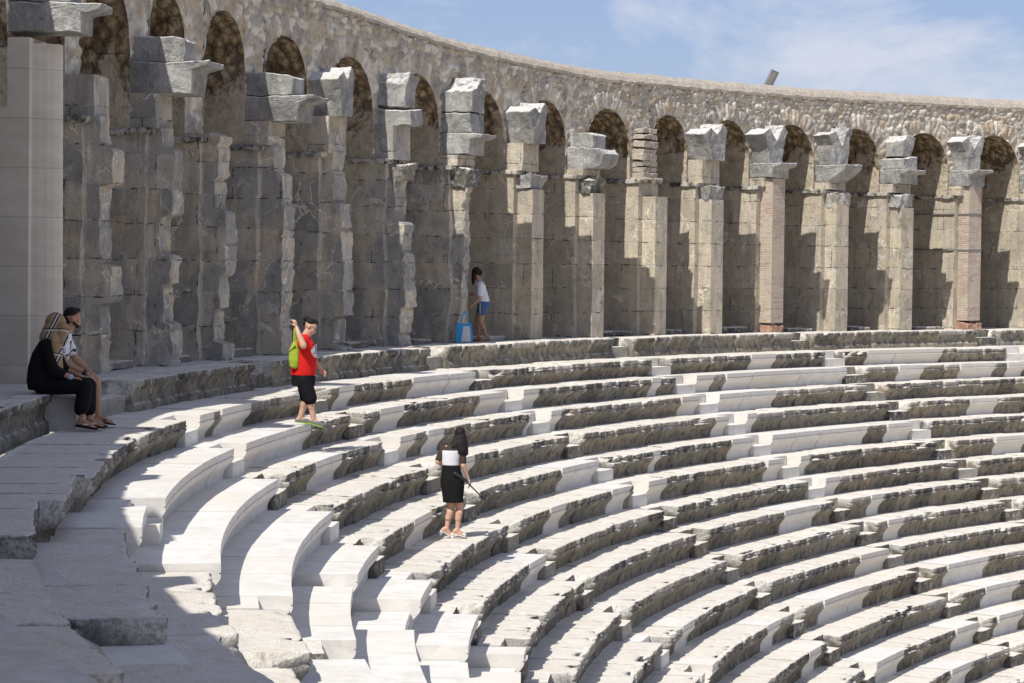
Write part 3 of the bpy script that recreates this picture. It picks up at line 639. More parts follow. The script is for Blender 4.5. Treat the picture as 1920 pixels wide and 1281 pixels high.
# ---- arcade wall front face: rubble stones computed as real relief
def voro(A, B, seed, ca, cb):
    X = A/ca; Y = B/cb; I = np.floor(X).astype(int); J = np.floor(Y).astype(int)
    f1 = np.full(X.shape, 9.0); f2 = np.full(X.shape, 9.0); idv = np.zeros(X.shape)
    Z = np.zeros_like(I)
    for di in (-1, 0, 1):
        for dj in (-1, 0, 1):
            a, b = I+di, J+dj
            px = a+0.5+(uh(a, b, Z, seed)-0.5)*0.8+0.5*(b % 2); py = b+0.5+(uh(a, b, Z, seed+1)-0.5)*0.55
            d = np.sqrt((px-X)**2+(py-Y)**2); h = uh(a, b, Z, seed+2)
            nw = d < f1
            f2 = np.where(nw, f1, np.minimum(f2, d)); idv = np.where(nw, h, idv); f1 = np.where(nw, d, f1)
    return f1, f2-f1, idv
def stone_cols(idv, gap):
    pal = np.array([(0.42, 0.395, 0.345), (0.52, 0.50, 0.45), (0.33, 0.315, 0.29), (0.56, 0.545, 0.51), (0.43, 0.375, 0.295), (0.38, 0.365, 0.345), (0.60, 0.58, 0.54), (0.37, 0.32, 0.26), (0.30, 0.29, 0.275)])
    c = pal[(idv*8.999).astype(int)]
    mo = np.clip(1-gap/0.16, 0, 1)[..., None]
    return np.clip(c*np.array((1.38, 1.30, 1.18)), 0, 0.8)*(1-mo)+np.array((0.64, 0.59, 0.50))*mo
wallt = thing('arcade_wall', 'long curved rubble wall with a row of arches and plain coping on top', 'wall')
fc = [pc(i) for i in range(len(PIERS))]   # descending
VV, FF, CC = [], [], []; off = 0
def add_patch(phi_cols, zlo, fine):
    """phi_cols: 1d phis; zlo: lower z per column"""
    global off
    zt_ = TOPZ(phi_cols)-0.27
    nv = max(6, int(3.0/fine)) ; v = np.linspace(0, 1, nv)
    Z = zlo[:, None]+(zt_-zlo)[:, None]*v[None]
    PH = np.repeat(phi_cols[:, None], nv, 1)
    A = PH*RW; B = Z.copy()
    wob = fbm(np.stack([A, B, A*0], -1), 1.5, 3, 2)
    f1, g1, id1 = voro(A+wob*0.08, B+wob*0.06, 21, 0.20, 0.125)
    VV.append((A, B, PH, Z, g1, id1, nv))
for i in range(len(PIERS)-1):
    a, b = fc[i+1], fc[i]       # bay between pier i+1 (left) and pier i (right)
    if a < 0.55: fine = 0.12
    elif a < 0.78: fine = 0.06
    else: fine = 0.036
    hp = (HB+0.02)/RW
    # pier strip around b: from b-hp .. b+hp (lower edge 1.9) ; arch from a+hp .. b-hp
    L = a+hp; Rr = b-hp; cen = (L+Rr)/2; hw = (Rr-L)/2*RW; apex = APEX(cen); spring = apex-hw*1.02
    for kind_, (p0, p1) in (('arch', (L, Rr)), ('pier', (Rr, b+hp))):
        n = max(4, int((p1-p0)*RW/fine)); ph_ = np.linspace(p0, p1, n)
        if kind_ == 'arch':
            x = np.clip((ph_-cen)*RW/hw, -1, 1); zlo = spring+(apex-spring)*np.sqrt(np.clip(1-x*x, 0, 1))
        else: zlo = np.full(n, 1.93)
        zt_ = TOPZ(ph_)-0.27
        nv = max(6, int((zt_.mean()-1.93)/fine)); 
        if kind_ == 'arch': nv = int(nv*0.72)
        v = np.linspace(0, 1, nv)
        Z = zlo[:, None]+(zt_-zlo)[:, None]*v[None]; PH = np.repeat(ph_[:, None], nv, 1); A = PH*RW; B = Z
        wob = fbm(np.stack([A, B, A*0], -1), 1.5, 3, 2)
        f1, g, idv = voro(A+wob*0.1, B+wob*0.08, 21, 0.19, 0.115)
        f1c, gc, idc = voro(A+wob*0.1, B+wob*0.08, 55, 0.28, 0.165); big = vnoise(np.stack([A, B*1.5, A*0], -1), 1.6, 44) > 0.2
        g = np.where(big, gc, g); idv = np.where(big, idc, idv); rg = 0*PH
        # voussoirs: radial stones round each arch head
        for cc in (cen, a-(b-a)/2+0.0 if False else None, b+(b-a)/2+0.0 if kind_ == 'pier' else None):
            if cc is None: continue
            dx = (PH-cc)*RW; dy = (B-spring); rr = np.hypot(dx, dy*hw/(apex-spring)); ang = np.arctan2(dy, dx)
            f1b, gb, idb = voro(ang*1.15, (rr-hw-0.02), 77+i, 0.15, 0.42)
            msk = (rr < hw+0.38) & (dy > -0.05)
            g = np.where(msk, gb, g); idv = np.where(msk, idb, idv); rg = np.where(msk, 0.015, rg)
        bul = np.sqrt(np.clip(g*1.9, 0, 1)); P0 = np.stack([A, B, 0*A], -1)
        disp = bul*(0.058+0.045*(idv-0.5))+0.022*fbm(P0, 9, 5, 2)+rg
        P = polar(RW-disp+0.02, PH, Z)
        VV.append(P.reshape(-1, 3)); CC.append(stone_cols(idv, g).reshape(-1, 3)); FF += grid_faces(n, nv, off); off += n*nv
    # soffit and jambs of the bay, pushed back to the rear wall
    x = np.linspace(-1, 1, 25); ph_ = cen+x*hw/RW; zz = spring+(apex-spring)*np.sqrt(np.clip(1-x*x, 0, 1))
    Rn = 14; Rg = np.linspace(RW-0.05, RBK+0.02, Rn)
    P = polar(np.tile(Rg, 25), np.repeat(ph_, Rn), np.repeat(zz, Rn)); d = vecn(P, 7, 9, 4)*0.06; d[:, :2] *= 0.6
    d = d*np.clip((np.tile(Rg, 25)-RW)/0.1, 0, 1)[:, None]
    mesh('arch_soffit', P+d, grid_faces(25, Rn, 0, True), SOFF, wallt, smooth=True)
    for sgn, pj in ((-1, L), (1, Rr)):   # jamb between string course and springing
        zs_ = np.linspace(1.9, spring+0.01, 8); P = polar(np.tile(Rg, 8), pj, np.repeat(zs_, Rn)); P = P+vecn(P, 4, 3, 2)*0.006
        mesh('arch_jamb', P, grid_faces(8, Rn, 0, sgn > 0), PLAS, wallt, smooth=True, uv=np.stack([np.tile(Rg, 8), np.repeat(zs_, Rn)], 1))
mesh('rubble_face', np.concatenate(VV), FF, RUB, wallt, smooth=True, cols=np.concatenate(CC))
# rear wall of the bays, top and coping
lo_, hi_ = fc[-1]-0.02, fc[0]+0.02
n = 500; ph_ = np.linspace(lo_, hi_, n)
nb = 30; zb_ = np.linspace(-1.6, 4.2, nb)
P = polar(RBK, np.repeat(ph_, nb), np.tile(zb_, n)); P = P+vecn(P, 2.5, 4, 3)*0.03
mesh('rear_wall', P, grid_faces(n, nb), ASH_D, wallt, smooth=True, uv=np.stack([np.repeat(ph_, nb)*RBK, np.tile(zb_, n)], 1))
tz = TOPZ(ph_)
sec = [(RW-0.05, -0.30), (RW-0.05, -0.235), (RW+0.03, -0.23), (RW+0.12, -0.12), (RW+0.28, -0.02), (RW+0.38, 0.0), (52.0, 0.0), (52.2, -0.2), (52.2, -2.0), (52.2, -7.0)]
m = len(sec); Rr_ = np.tile([s[0] for s in sec], n); Zr_ = np.tile([s[1] for s in sec], n)+np.repeat(tz, m)
P = polar(Rr_, np.repeat(ph_, m), Zr_); P = P+vecn(P, 5, 14, 4)*np.array([0.03, 0.03, 0.035])
mesh('coping', P, grid_faces(n, m), COPE, wallt, smooth=False)
# end closures of the wall
for phx in (lo_, hi_):
    V = [polar(r_, phx, z_) for r_, z_ in ((RW, 1.9), (RW, TOPZ(phx)-0.05), (52.15, TOPZ(phx)-0.05), (52.15, -1.6), (RBK, -1.6), (RBK, 1.9))]
    mesh('wall_end', V, [(0, 1, 2, 3, 4, 5)], ASH_W, wallt)

# ---- niche plinths and small uplights on the gallery floor
LAMP = mat_noise('grey_metal', (0.14, 0.15, 0.16), (0.24, 0.25, 0.26), 10, 0.5, 0.05, 0.5)
LENS = mat_noise('dark_lens', (0.03, 0.035, 0.045), (0.06, 0.065, 0.08), 4, 0.15, 0.0, 0.6)
vis = [i for i in range(len(PIERS)-1) if fc[i+1] > 0.62]
for q, i in enumerate(vis):
    a, b = fc[i+1], fc[i]; cen = (a+b)/2; fr = frame(cen)
    nth = ORD[len(vis)-q] if len(vis)-q < len(ORD) else 'last'
    h = rnd.uniform(0.07, 0.14)
    if rnd.random() < 0.85:
        o = rock('plinth_slab', None, prism_r(fr, [(49.62, -1.58), (49.62, -1.58+h), (50.1, -1.58+h), (50.1, -1.58)], -0.72+rnd.uniform(0, .3), 0.72-rnd.uniform(0, .5)), OLD, 0.012)
        tag(o, f'low pale stone slab between two piers, {nth} niche from the left', 'stone slab', 'low slabs on the niche floors')
    if q % 1 == 0:
        tt = thing('floor_uplight', f'small grey box uplight on the floor of the {nth} niche from the left', 'floor light', 'uplights in the niches')
        bm = bmesh.new(); V, F = prism_r(fr, [(50.9, -1.575), (50.88, -1.46), (51.05, -1.45), (51.08, -1.575)], 0.0, 0.42)
        vv = [bm.verts.new(v) for v in V]
        for f in F: bm.faces.new([vv[x_] for x_ in f])
        bm_obj('housing', bm, LAMP, tt)
        bm = bmesh.new(); V, F = prism_r(fr, [(50.905, -1.455), (50.90, -1.44), (51.03, -1.435), (51.03, -1.45)], 0.03, 0.39)
        vv = [bm.verts.new(v) for v in V]
        for f in F: bm.faces.new([vv[x_] for x_ in f])
        bm_obj('lens', bm, LENS, tt)

# ------------------------------------------------------------------ floodlight on the wall
fr = frame(1.3345)
fl = thing('floodlight', 'grey rectangular floodlight tilted on top of the wall', 'floodlight')
def boxo(name, parent, mat, c, size, rot=(0, 0, 0), bev=0.006):
    bm = bmesh.new(); bmesh.ops.create_cube(bm, size=1)
    for v in bm.verts: v.co = Vector((v.co.x*size[0], v.co.y*size[1], v.co.z*size[2]))
    if bev: bmesh.ops.bevel(bm, geom=bm.edges[:], offset=bev, segments=1, affect='EDGES')
    from mathutils import Euler
    R_ = Euler(rot).to_matrix().to_4x4(); R_.translation = Vector(c)
    bmesh.ops.transform(bm, matrix=R_, verts=bm.verts)
    return bm_obj(name, bm, mat, parent)
fl.location = Vector(polar(50.75, 1.3345, float(TOPZ(1.3345)))); fl.rotation_euler = (0, 0, CAM_YAW)
boxo('housing', fl, LAMP, (0.03, 0, 0.21), (0.20, 0.10, 0.44), (0.25, 0.38, 0.3))
boxo('glass', fl, mat_noise('floodlight_glass', (0.22, 0.21, 0.19), (0.30, 0.29, 0.27), 8, 0.3, 0.05, 0.5), (0.018, -0.056, 0.22), (0.13, 0.02, 0.32), (0.25, 0.38, 0.3), 0.002)
boxo('bracket', fl, IRON, (-0.10, 0.0, 0.06), (0.04, 0.12, 0.16), (0, 0.5, 0))
boxo('base_plate', fl, IRON, (-0.02, 0, 0.0), (0.26, 0.14, 0.03))
#PEOPLE#

# ------------------------------------------------------------------ people (local axes: x to the viewer's right, y away, z up)
def sphere(bm, c, r, rot=(0, 0, 0), seg=14):
    from mathutils import Euler
    r = (r, r, r) if isinstance(r, (int, float)) else r
    res = bmesh.ops.create_uvsphere(bm, u_segments=seg, v_segments=seg-4, radius=1)
    Mx = Euler(rot).to_matrix().to_4x4(); Mx.translation = Vector(c); Mx = Mx @ Matrix.Diagonal((*r, 1))
    bmesh.ops.transform(bm, matrix=Mx, verts=res['verts'])
def cap(bm, p, q, r1, r2, flat=1.0, fdir=None, n=14):
    """tapered limb segment with rounded ends; flat squashes it along fdir"""
    p, q = Vector(p), Vector(q); ax = (q-p); L = ax.length; ax.normalize()
    f = Vector(fdir) if fdir else Vector((0, 1, 0))
    f = (f-ax*f.dot(ax)); f = f.normalized() if f.length > 1e-4 else ax.orthogonal().normalized()
    s = ax.cross(f); rings = []
    st = [(-r1*0.9, 0.35), (-r1*0.6, 0.78), (-r1*0.2, 0.98)]+[(L*t_, 1) for t_ in (0.0, 0.25, 0.5, 0.75, 1.0)]+[(L+r2*0.2, 0.98), (L+r2*0.6, 0.78), (L+r2*0.9, 0.35)]
    for d, k in st:
        t_ = min(max(d/L, 0), 1); r = (r1+(r2-r1)*t_)*k
        rings.append([bm.verts.new(p+ax*d+s*(math.cos(a)*r)+f*(math.sin(a)*r*flat)) for a in [2*math.pi*i/n for i in range(n)]])
    for A, B in zip(rings[:-1], rings[1:]):
        for i in range(n): bm.faces.new((A[i], A[(i+1) % n], B[(i+1) % n], B[i]))
    bm.faces.new(rings[0][::-1]); bm.faces.new(rings[-1])
def chain(bm, pts, radii, flat=1.0, fdir=None):
    for a, b, r, q in zip(pts[:-1], pts[1:], radii[:-1], radii[1:]): cap(bm, a, b, r, q, flat, fdir)
def loft(bm, rings, n=20, wav=0.0, ph=0.0):
    """rings: (centre, rx, ry) horizontal ellipses; closed at both ends"""
    R_ = []
    for c, rx, ry in rings:
        R_.append([bm.verts.new(Vector(c)+Vector((math.cos(a)*rx*(1+wav*math.sin(5*a+ph)), math.sin(a)*ry*(1+wav*math.sin(5*a+ph)), 0))) for a in [2*math.pi*i/n for i in range(n)]])
    for A, B in zip(R_[:-1], R_[1:]):
        for i in range(n): bm.faces.new((A[i], A[(i+1) % n], B[(i+1) % n], B[i]))
    bm.faces.new(R_[0][::-1]); bm.faces.new(R_[-1])
def fused(name, bm, mat, parent, vox=0.007, sm=3):
    o = bm_obj(name, bm, mat, parent, smooth=True)
    r = o.modifiers.new('remesh', 'REMESH'); r.mode = 'VOXEL'; r.voxel_size = vox; r.use_smooth_shade = True
    if sm:
        s_ = o.modifiers.new('smooth', 'SMOOTH'); s_.factor = 0.5; s_.iterations = sm
    return o
def cloth_mat(name, col, col2=None, scale=60, rough=0.9):
    c2 = col2 or tuple(x*0.75+0.004 for x in col)
    return mat_noise(name, c2, col, scale, rough, 0.25, 0.15, 0.004)
def head(bm, c, face, up_=(0, 0, 1), s=1.0):
    """head with brow, nose, lips, chin and ears looking along face"""
    c = Vector(c); f = Vector(face).normalized(); u_ = Vector(up_); u_ = (u_-f*u_.dot(f)).normalized(); r_ = f.cross(u_)
    B = Matrix((r_, f, u_)).transposed().to_4x4()
    def put(off, rad, seg=12):
        res = bmesh.ops.create_uvsphere(bm, u_segments=seg+4, v_segments=seg, radius=1)
        Mx = Matrix.Translation(c) @ B @ Matrix.Translation(Vector(off)*s) @ Matrix.Diagonal((rad[0]*s, rad[1]*s, rad[2]*s, 1))
        bmesh.ops.transform(bm, matrix=Mx, verts=res['verts'])
    put((0, -0.012, 0.025), (0.073, 0.092, 0.088), 16); put((0, 0.02, -0.035), (0.056, 0.062, 0.068), 14); put((0, 0.055, -0.083), (0.027, 0.024, 0.022))
    put((0, 0.088, -0.022), (0.011, 0.018, 0.022)); put((0, 0.080, 0.004), (0.010, 0.012, 0.026)); put((0, 0.082, -0.055), (0.024, 0.010, 0.006)); put((0, 0.079, -0.066), (0.021, 0.010, 0.006))
    put((0, 0.066, 0.030), (0.052, 0.018, 0.010))
    for sx in (-1, 1):
        put((sx*0.038, 0.055, -0.020), (0.022, 0.020, 0.022)); put((sx*0.074, -0.012, -0.004), (0.008, 0.017, 0.028))
    return c, B, s
def place_on(frame_, off): c, B, s = frame_; return c+(B @ (Vector(off)*s)).to_3d()
def hand(bm, w, d, palm, spread=1.0, curl=0.5, s=1.0, thumb=1):
    """wrist w, pointing d, palm normal palm: palm, four unequal bent fingers and a side thumb"""
    w = Vector(w); d = Vector(d).normalized(); n = Vector(palm); n = (n-d*n.dot(d)).normalized(); side = d.cross(n)
    cap(bm, w, w+d*0.075*s, 0.026*s, 0.034*s, 0.5, n)
    for i, L in enumerate((0.070, 0.080, 0.074, 0.058)):
        b = w+d*0.082*s+side*((1.5-i)*0.018*s*spread)
        d1 = (d+n*curl*0.35+side*((1.5-i)*0.06*spread)).normalized(); p1 = b+d1*L*0.5*s
        d2 = (d1+n*curl*0.9).normalized(); p2 = p1+d2*L*0.3*s; d3 = (d2+n*curl*0.9).normalized(); p3 = p2+d3*L*0.25*s
        cap(bm, b-d*0.015*s, p1, 0.0098*s, 0.0090*s, n=8); cap(bm, p1, p2, 0.0090*s, 0.0082*s, n=8); cap(bm, p2, p3, 0.0082*s, 0.0072*s, n=8)
    t0 = w+d*0.022*s+side*0.026*s*thumb; t1 = t0+(side*thumb*0.8+d*0.75+n*0.3).normalized()*0.036*s; t2 = t1+(side*thumb*0.25+d+n*0.5*curl).normalized()*0.032*s
    cap(bm, t0, t1, 0.0135*s, 0.0115*s, n=8); cap(bm, t1, t2, 0.0115*s, 0.0088*s, n=8)
def foot(bm, ankle, d, L=0.22, pitch=0.0):
    a = Vector(ankle); d = Vector((d[0], d[1], 0)).normalized(); up_ = Vector((0, 0, 1)); f = d*math.cos(pitch)-up_*math.sin(pitch); n = d*math.sin(pitch)+up_*math.cos(pitch); sd = f.cross(n)
    heel = a-n*0.045-f*0.035; ball = a-n*0.055+f*L*0.55
    cap(bm, a, heel, 0.034, 0.030); cap(bm, heel, ball, 0.029, 0.032, 0.75, n); cap(bm, a-n*0.005, ball+n*0.012, 0.033, 0.022, 0.8, n)
    for i in range(5):
        o_ = sd*((i-2)*0.0145); l_ = (0.052, 0.047, 0.042, 0.036, 0.030)[i]
        cap(bm, ball+o_-n*0.008, ball+o_+f*l_-n*0.012, 0.0125-0.001*i, 0.0095-0.0007*i, n=8)
    return heel, ball, f, n, sd
def sole(name, parent, mat, hb, L=0.25, w=0.044, th=0.012, drop=0.032, heelh=0.0):
    heel, ball, f, n, sd = hb; bm = bmesh.new(); c0 = heel-n*drop-f*0.03
    pts = []
    for t_, ww in ((0, 0.5), (0.08, 0.78), (0.3, 0.75), (0.6, 1.0), (0.8, 0.95), (0.95, 0.6), (1.0, 0.3)): pts.append((t_*L, ww*w))
    V = [(x, y) for x, y in pts]+[(x, -y) for x, y in reversed(pts)]
    lo = [bm.verts.new(c0+f*x+sd*y) for x, y in V]; hi = [bm.verts.new(c0+f*x+sd*y+n*th) for x, y in V]; k_ = len(V)
    bm.faces.new(lo[::-1]); bm.faces.new(hi)
    for i in range(k_): bm.faces.new((lo[i], lo[(i+1) % k_], hi[(i+1) % k_], hi[i]))
    if heelh: cap(bm, heel-n*(drop+0.0), heel-n*(drop+heelh), 0.022, 0.020, n=10)
    return bm_obj(name, bm, mat, parent)
SK1 = mat_noise('light_skin', (0.50, 0.29, 0.20), (0.60, 0.37, 0.26), 14, 0.5, 0.08, 0.3, 0.003); SK2 = mat_noise('tanned_skin', (0.36, 0.19, 0.12), (0.46, 0.26, 0.17), 14, 0.5, 0.08, 0.3, 0.003)
HAIR = mat_noise('black_hair', (0.007, 0.006, 0.006), (0.018, 0.015, 0.014), 120, 0.6, 0.6, 0.2, 0.006)
BLK = cloth_mat('black_cloth', (0.012, 0.012, 0.014), (0.007, 0.007, 0.008)); WHT = cloth_mat('white_cloth', (0.74, 0.74, 0.76), (0.62, 0.62, 0.66))
REDC = cloth_mat('red_cotton', (0.68, 0.022, 0.018), (0.55, 0.015, 0.015)); DEN = cloth_mat('blue_denim', (0.085, 0.16, 0.30), (0.05, 0.095, 0.19), 40)
WLEA = cloth_mat('white_leather', (0.75, 0.73, 0.70), (0.66, 0.64, 0.6), 20, 0.5); LACE = cloth_mat('black_lace', (0.10, 0.065, 0.05), (0.012, 0.012, 0.014), 130)
BPL = mat_noise('black_plastic', (0.012, 0.012, 0.013), (0.03, 0.03, 0.032), 30, 0.35, 0.05, 0.5)

# --- girl in black skirt walking away to the right with an umbrella
T = thing('person', 'woman with long black hair and black skirt, seen from behind, walking across the seats with a folded umbrella', 'person', loc=(-30.71, -32.696, -3.925), rot=CAM_YAW)
T['label'] = 'woman with long black hair, white top and black skirt walking away on the seats'
bm = bmesh.new()
hf = head(bm, (0.05, 0.06, 1.455), (0.72, 0.69, -0.16), s=0.98)
cap(bm, (-0.03, 0.02, 1.26), (0.035, 0.045, 1.40), 0.052, 0.047)
loft(bm, [((-0.06, 0, 0.82), 0.15, 0.11), ((-0.07, 0, 0.95), 0.125, 0.09), ((-0.085, 0, 1.05), 0.118, 0.085), ((-0.08, 0, 1.16), 0.135, 0.09), ((-0.06, 0.01, 1.26), 0.135, 0.08), ((-0.045, 0.015, 1.31), 0.07, 0.055)])
for sx, pts in ((-1, [(-0.20, 0.02, 1.265), (-0.275, -0.03, 1.08), (-0.16, 0.14, 1.00)]), (1, [(0.075, 0.0, 1.245), (0.095, -0.05, 1.03), (0.165, 0.01, 0.84)])):
    chain(bm, pts, [0.048, 0.037, 0.024]); cap(bm, (-0.06, 0.01, 1.26), pts[0], 0.055, 0.05)
hand(bm, (0.166, 0.012, 0.835), (0.35, 0.05, -0.9), (-0.6, -0.2, -0.2), curl=1.5, s=0.92, thumb=-1)
hand(bm, (-0.155, 0.142, 0.998), (0.8, 0.5, 0.1), (0, 0.4, -1), curl=0.8, s=0.9)
cap(bm, (-0.11, 0.02, 0.80), (-0.085, 0.03, 0.44), 0.088, 0.056); cap(bm, (-0.085, 0.03, 0.44), (-0.135, -0.02, 0.13), 0.055, 0.030); cap(bm, (-0.09, 0.0, 0.36), (-0.115, -0.015, 0.27), 0.053, 0.046)
cap(bm, (0.0, 0.0, 0.80), (0.045, 0.02, 0.43), 0.088, 0.056); cap(bm, (0.045, 0.02, 0.43), (0.02, -0.02, 0.115), 0.055, 0.031); cap(bm, (0.04, 0.0, 0.35), (0.028, -0.01, 0.26), 0.054, 0.046)
fa = foot(bm, (-0.135, -0.02, 0.13), (0.95, 0.3), 0.21, 0.55); fb = foot(bm, (0.02, -0.02, 0.115), (1, 0.15), 0.21, 0.28)
fused('body', bm, SK1, T, 0.0065)
for hb, hh in ((fa, 0.05), (fb, 0.055)):
    sole('sandal', T, WLEA, hb, 0.235, 0.042, 0.012, 0.034, hh)
    bm = bmesh.new(); heel, ball, f, n, sd = hb; cap(bm, ball-sd*0.045-n*0.02, ball+sd*0.045-n*0.02+f*0.005, 0.012, 0.012); cap(bm, ball-sd*0.035+n*0.012, ball+sd*0.035+n*0.012, 0.03, 0.03, 0.55, n); fused('sandal_strap', bm, WLEA, T, 0.008, 1)
bm = bmesh.new(); loft(bm, [((-0.045, 0.0, 0.50), 0.150, 0.125), ((-0.05, 0, 0.56), 0.148, 0.125), ((-0.055, 0, 0.72), 0.168, 0.13), ((-0.062, 0, 0.83), 0.168, 0.128), ((-0.075, 0, 0.95), 0.138, 0.105), ((-0.085, 0, 1.035), 0.125, 0.094)], 28, 0.02)
fused('skirt', bm, BLK, T, 0.01, 2)
bm = bmesh.new(); loft(bm, [((-0.085, 0, 1.03), 0.126, 0.095), ((-0.088, 0, 1.08), 0.128, 0.097), ((-0.082, 0, 1.17), 0.144, 0.102), ((-0.072, 0.0, 1.245), 0.153, 0.103)], 28); fused('white_bodice', bm, WHT, T, 0.009, 2)
bm = bmesh.new(); loft(bm, [((-0.072, 0.0, 1.235), 0.146, 0.096), ((-0.06, 0.005, 1.275), 0.142, 0.09), ((-0.045, 0.015, 1.32), 0.08, 0.062)], 24)
for pts in ([(-0.19, 0.02, 1.268), (-0.262, -0.022, 1.115)], [(0.07, 0.0, 1.25), (0.092, -0.04, 1.08)]): cap(bm, pts[0], pts[1], 0.056, 0.048)
fused('lace_sleeves', bm, LACE, T, 0.009, 2)
bm = bmesh.new(); sphere(bm, (0.042, 0.045, 1.49), (0.083, 0.09, 0.088))
chain(bm, [(0.035, 0.01, 1.46), (0.045, -0.03, 1.35), (0.07, -0.055, 1.25), (0.11, -0.055, 1.20)], [0.076, 0.078, 0.066, 0.035], 0.7); chain(bm, [(0.08, 0.0, 1.45), (0.12, -0.02, 1.33), (0.152, -0.03, 1.19)], [0.05, 0.042, 0.014])
chain(bm, [(0.0, -0.01, 1.42), (-0.03, -0.06, 1.31), (-0.085, -0.075, 1.25)], [0.055, 0.045, 0.018], 0.6); chain(bm, [(0.04, -0.05, 1.35), (0.03, -0.08, 1.21)], [0.055, 0.02], 0.6); chain(bm, [(0.08, -0.05, 1.30), (0.135, -0.06, 1.175)], [0.05, 0.014], 0.6)
o = fused('hair', bm, HAIR, T, 0.009, 2)
U = thing('umbrella', 'folded black umbrella held low in the hand of the woman in the black skirt', 'umbrella', loc=T.location, rot=CAM_YAW)
bm = bmesh.new(); cap(bm, (-0.02, -0.13, 0.925), (0.13, -0.03, 0.815), 0.027, 0.024, n=10); bm_obj('handle_sleeve', bm, BPL, U, True)
bm = bmesh.new(); cap(bm, (0.12, -0.03, 0.82), (0.37, 0.0, 0.575), 0.011, 0.009, n=8); bm_obj('shaft', bm, BPL, U, True)
bm = bmesh.new(); cap(bm, (0.35, 0.0, 0.60), (0.405, 0.0, 0.545), 0.022, 0.019, n=10); bm_obj('tip', bm, BPL, U, True)

# --- man in red t-shirt stepping along the second row
T = thing('person', 'man in red t-shirt and black shorts stepping along the white seats', 'person', loc=(-31.707, -34.625, -2.318), rot=CAM_YAW)
bm = bmesh.new()
hf = head(bm, (0.065, 0.0, 1.385), (0.88, -0.12, -0.46), (0.4, 0, 1), s=0.98)
cap(bm, (-0.02, 0, 1.22), (0.045, 0, 1.345), 0.066, 0.058)
loft(bm, [((-0.03, 0, 0.68), 0.17, 0.155), ((-0.03, 0, 0.85), 0.165, 0.16), ((-0.04, 0, 1.05), 0.15, 0.165), ((-0.05, 0, 1.18), 0.125, 0.17), ((-0.03, 0, 1.26), 0.075, 0.09)])
cap(bm, (-0.05, -0.02, 1.19), (-0.05, -0.185, 1.19), 0.07, 0.062); cap(bm, (-0.05, -0.185, 1.19), (-0.01, -0.30, 1.13), 0.058, 0.05); chain(bm, [(-0.01, -0.30, 1.13), (-0.075, -0.27, 1.27), (-0.115, -0.22, 1.38)], [0.047, 0.040, 0.028])
hand(bm, (-0.117, -0.218, 1.385), (-0.25, 0.1, 0.9), (-0.7, 0.6, -0.3), curl=1.6, s=0.95)
cap(bm, (-0.05, 0.02, 1.19), (-0.03, 0.19, 1.18), 0.07, 0.06); chain(bm, [(-0.03, 0.19, 1.18), (0.07, 0.24, 0.94), (0.19, 0.20, 0.80)], [0.056, 0.045, 0.028]); hand(bm, (0.192, 0.198, 0.798), (0.6, -0.1, -0.75), (-0.3, -0.9, -0.2), curl=0.6, s=0.95)
chain(bm, [(-0.03, 0.07, 0.72), (0.02, 0.08, 0.42), (-0.075, 0.08, 0.09)], [0.10, 0.062, 0.038]); cap(bm, (0.0, 0.07, 0.36), (-0.03, 0.075, 0.26), 0.06, 0.052)
chain(bm, [(-0.02, -0.07, 0.72), (0.06, -0.06, 0.42), (0.125, -0.05, 0.085)], [0.10, 0.062, 0.038]); cap(bm, (0.065, -0.065, 0.35), (0.09, -0.06, 0.25), 0.061, 0.052)
fa = foot(bm, (-0.075, 0.08, 0.10), (1, 0.0), 0.22, 0.1); fb = foot(bm, (0.13, -0.05, 0.085), (1, -0.1), 0.22, 0.28)
fused('body', bm, SK1, T, 0.007)
GRNS = mat_noise('green_rubber', (0.25, 0.42, 0.03), (0.36, 0.55, 0.06), 30, 0.6, 0.1); GRYC = cloth_mat('grey_clog_rubber', (0.16, 0.17, 0.17), (0.10, 0.105, 0.11), 60, 0.6)
for hb in (fa, fb):
    sole('clog_sole', T, GRNS, hb, 0.25, 0.046, 0.012, 0.038)
    heel, ball, f, n, sd = hb; bm = bmesh.new(); cap(bm, heel+f*0.0-n*0.012, ball+f*0.03-n*0.006, 0.04, 0.044, 0.75, n); cap(bm, ball-f*0.05+n*0.012, ball+f*0.03, 0.042, 0.044, 0.75, n); fused('clog', bm, GRYC, T, 0.009, 2)
bm = bmesh.new(); loft(bm, [((-0.035, 0, 0.70), 0.178, 0.175), ((-0.03, 0, 0.80), 0.182, 0.185), ((-0.025, 0, 0.93), 0.180, 0.188), ((-0.035, 0, 1.06), 0.160, 0.18), ((-0.05, 0, 1.18), 0.135, 0.178), ((-0.04, 0, 1.25), 0.10, 0.12), ((-0.03, 0, 1.285), 0.072, 0.08)], 28, 0.012)
cap(bm, (-0.05, -0.12, 1.19), (-0.03, -0.25, 1.15), 0.078, 0.068); cap(bm, (-0.05, 0.12, 1.19), (0.015, 0.215, 1.06), 0.078, 0.066)
sphere(bm, (0.065, 0, 0.92), (0.09, 0.13, 0.15)); sphere(bm, (0.02, 0, 1.1), (0.11, 0.13, 0.12))
fused('red_tshirt', bm, REDC, T, 0.01, 2)
bm = bmesh.new(); loft(bm, [((-0.03, 0, 0.55), 0.165, 0.16), ((-0.03, 0, 0.66), 0.172, 0.17), ((-0.03, 0, 0.73), 0.165, 0.17)], 24)
cap(bm, (-0.03, 0.075, 0.64), (0.015, 0.085, 0.37), 0.115, 0.098); cap(bm, (-0.02, -0.075, 0.64), (0.075, -0.065, 0.37), 0.115, 0.10)
fused('black_shorts', bm, BLK, T, 0.01, 2)
c_, B_, s_ = hf
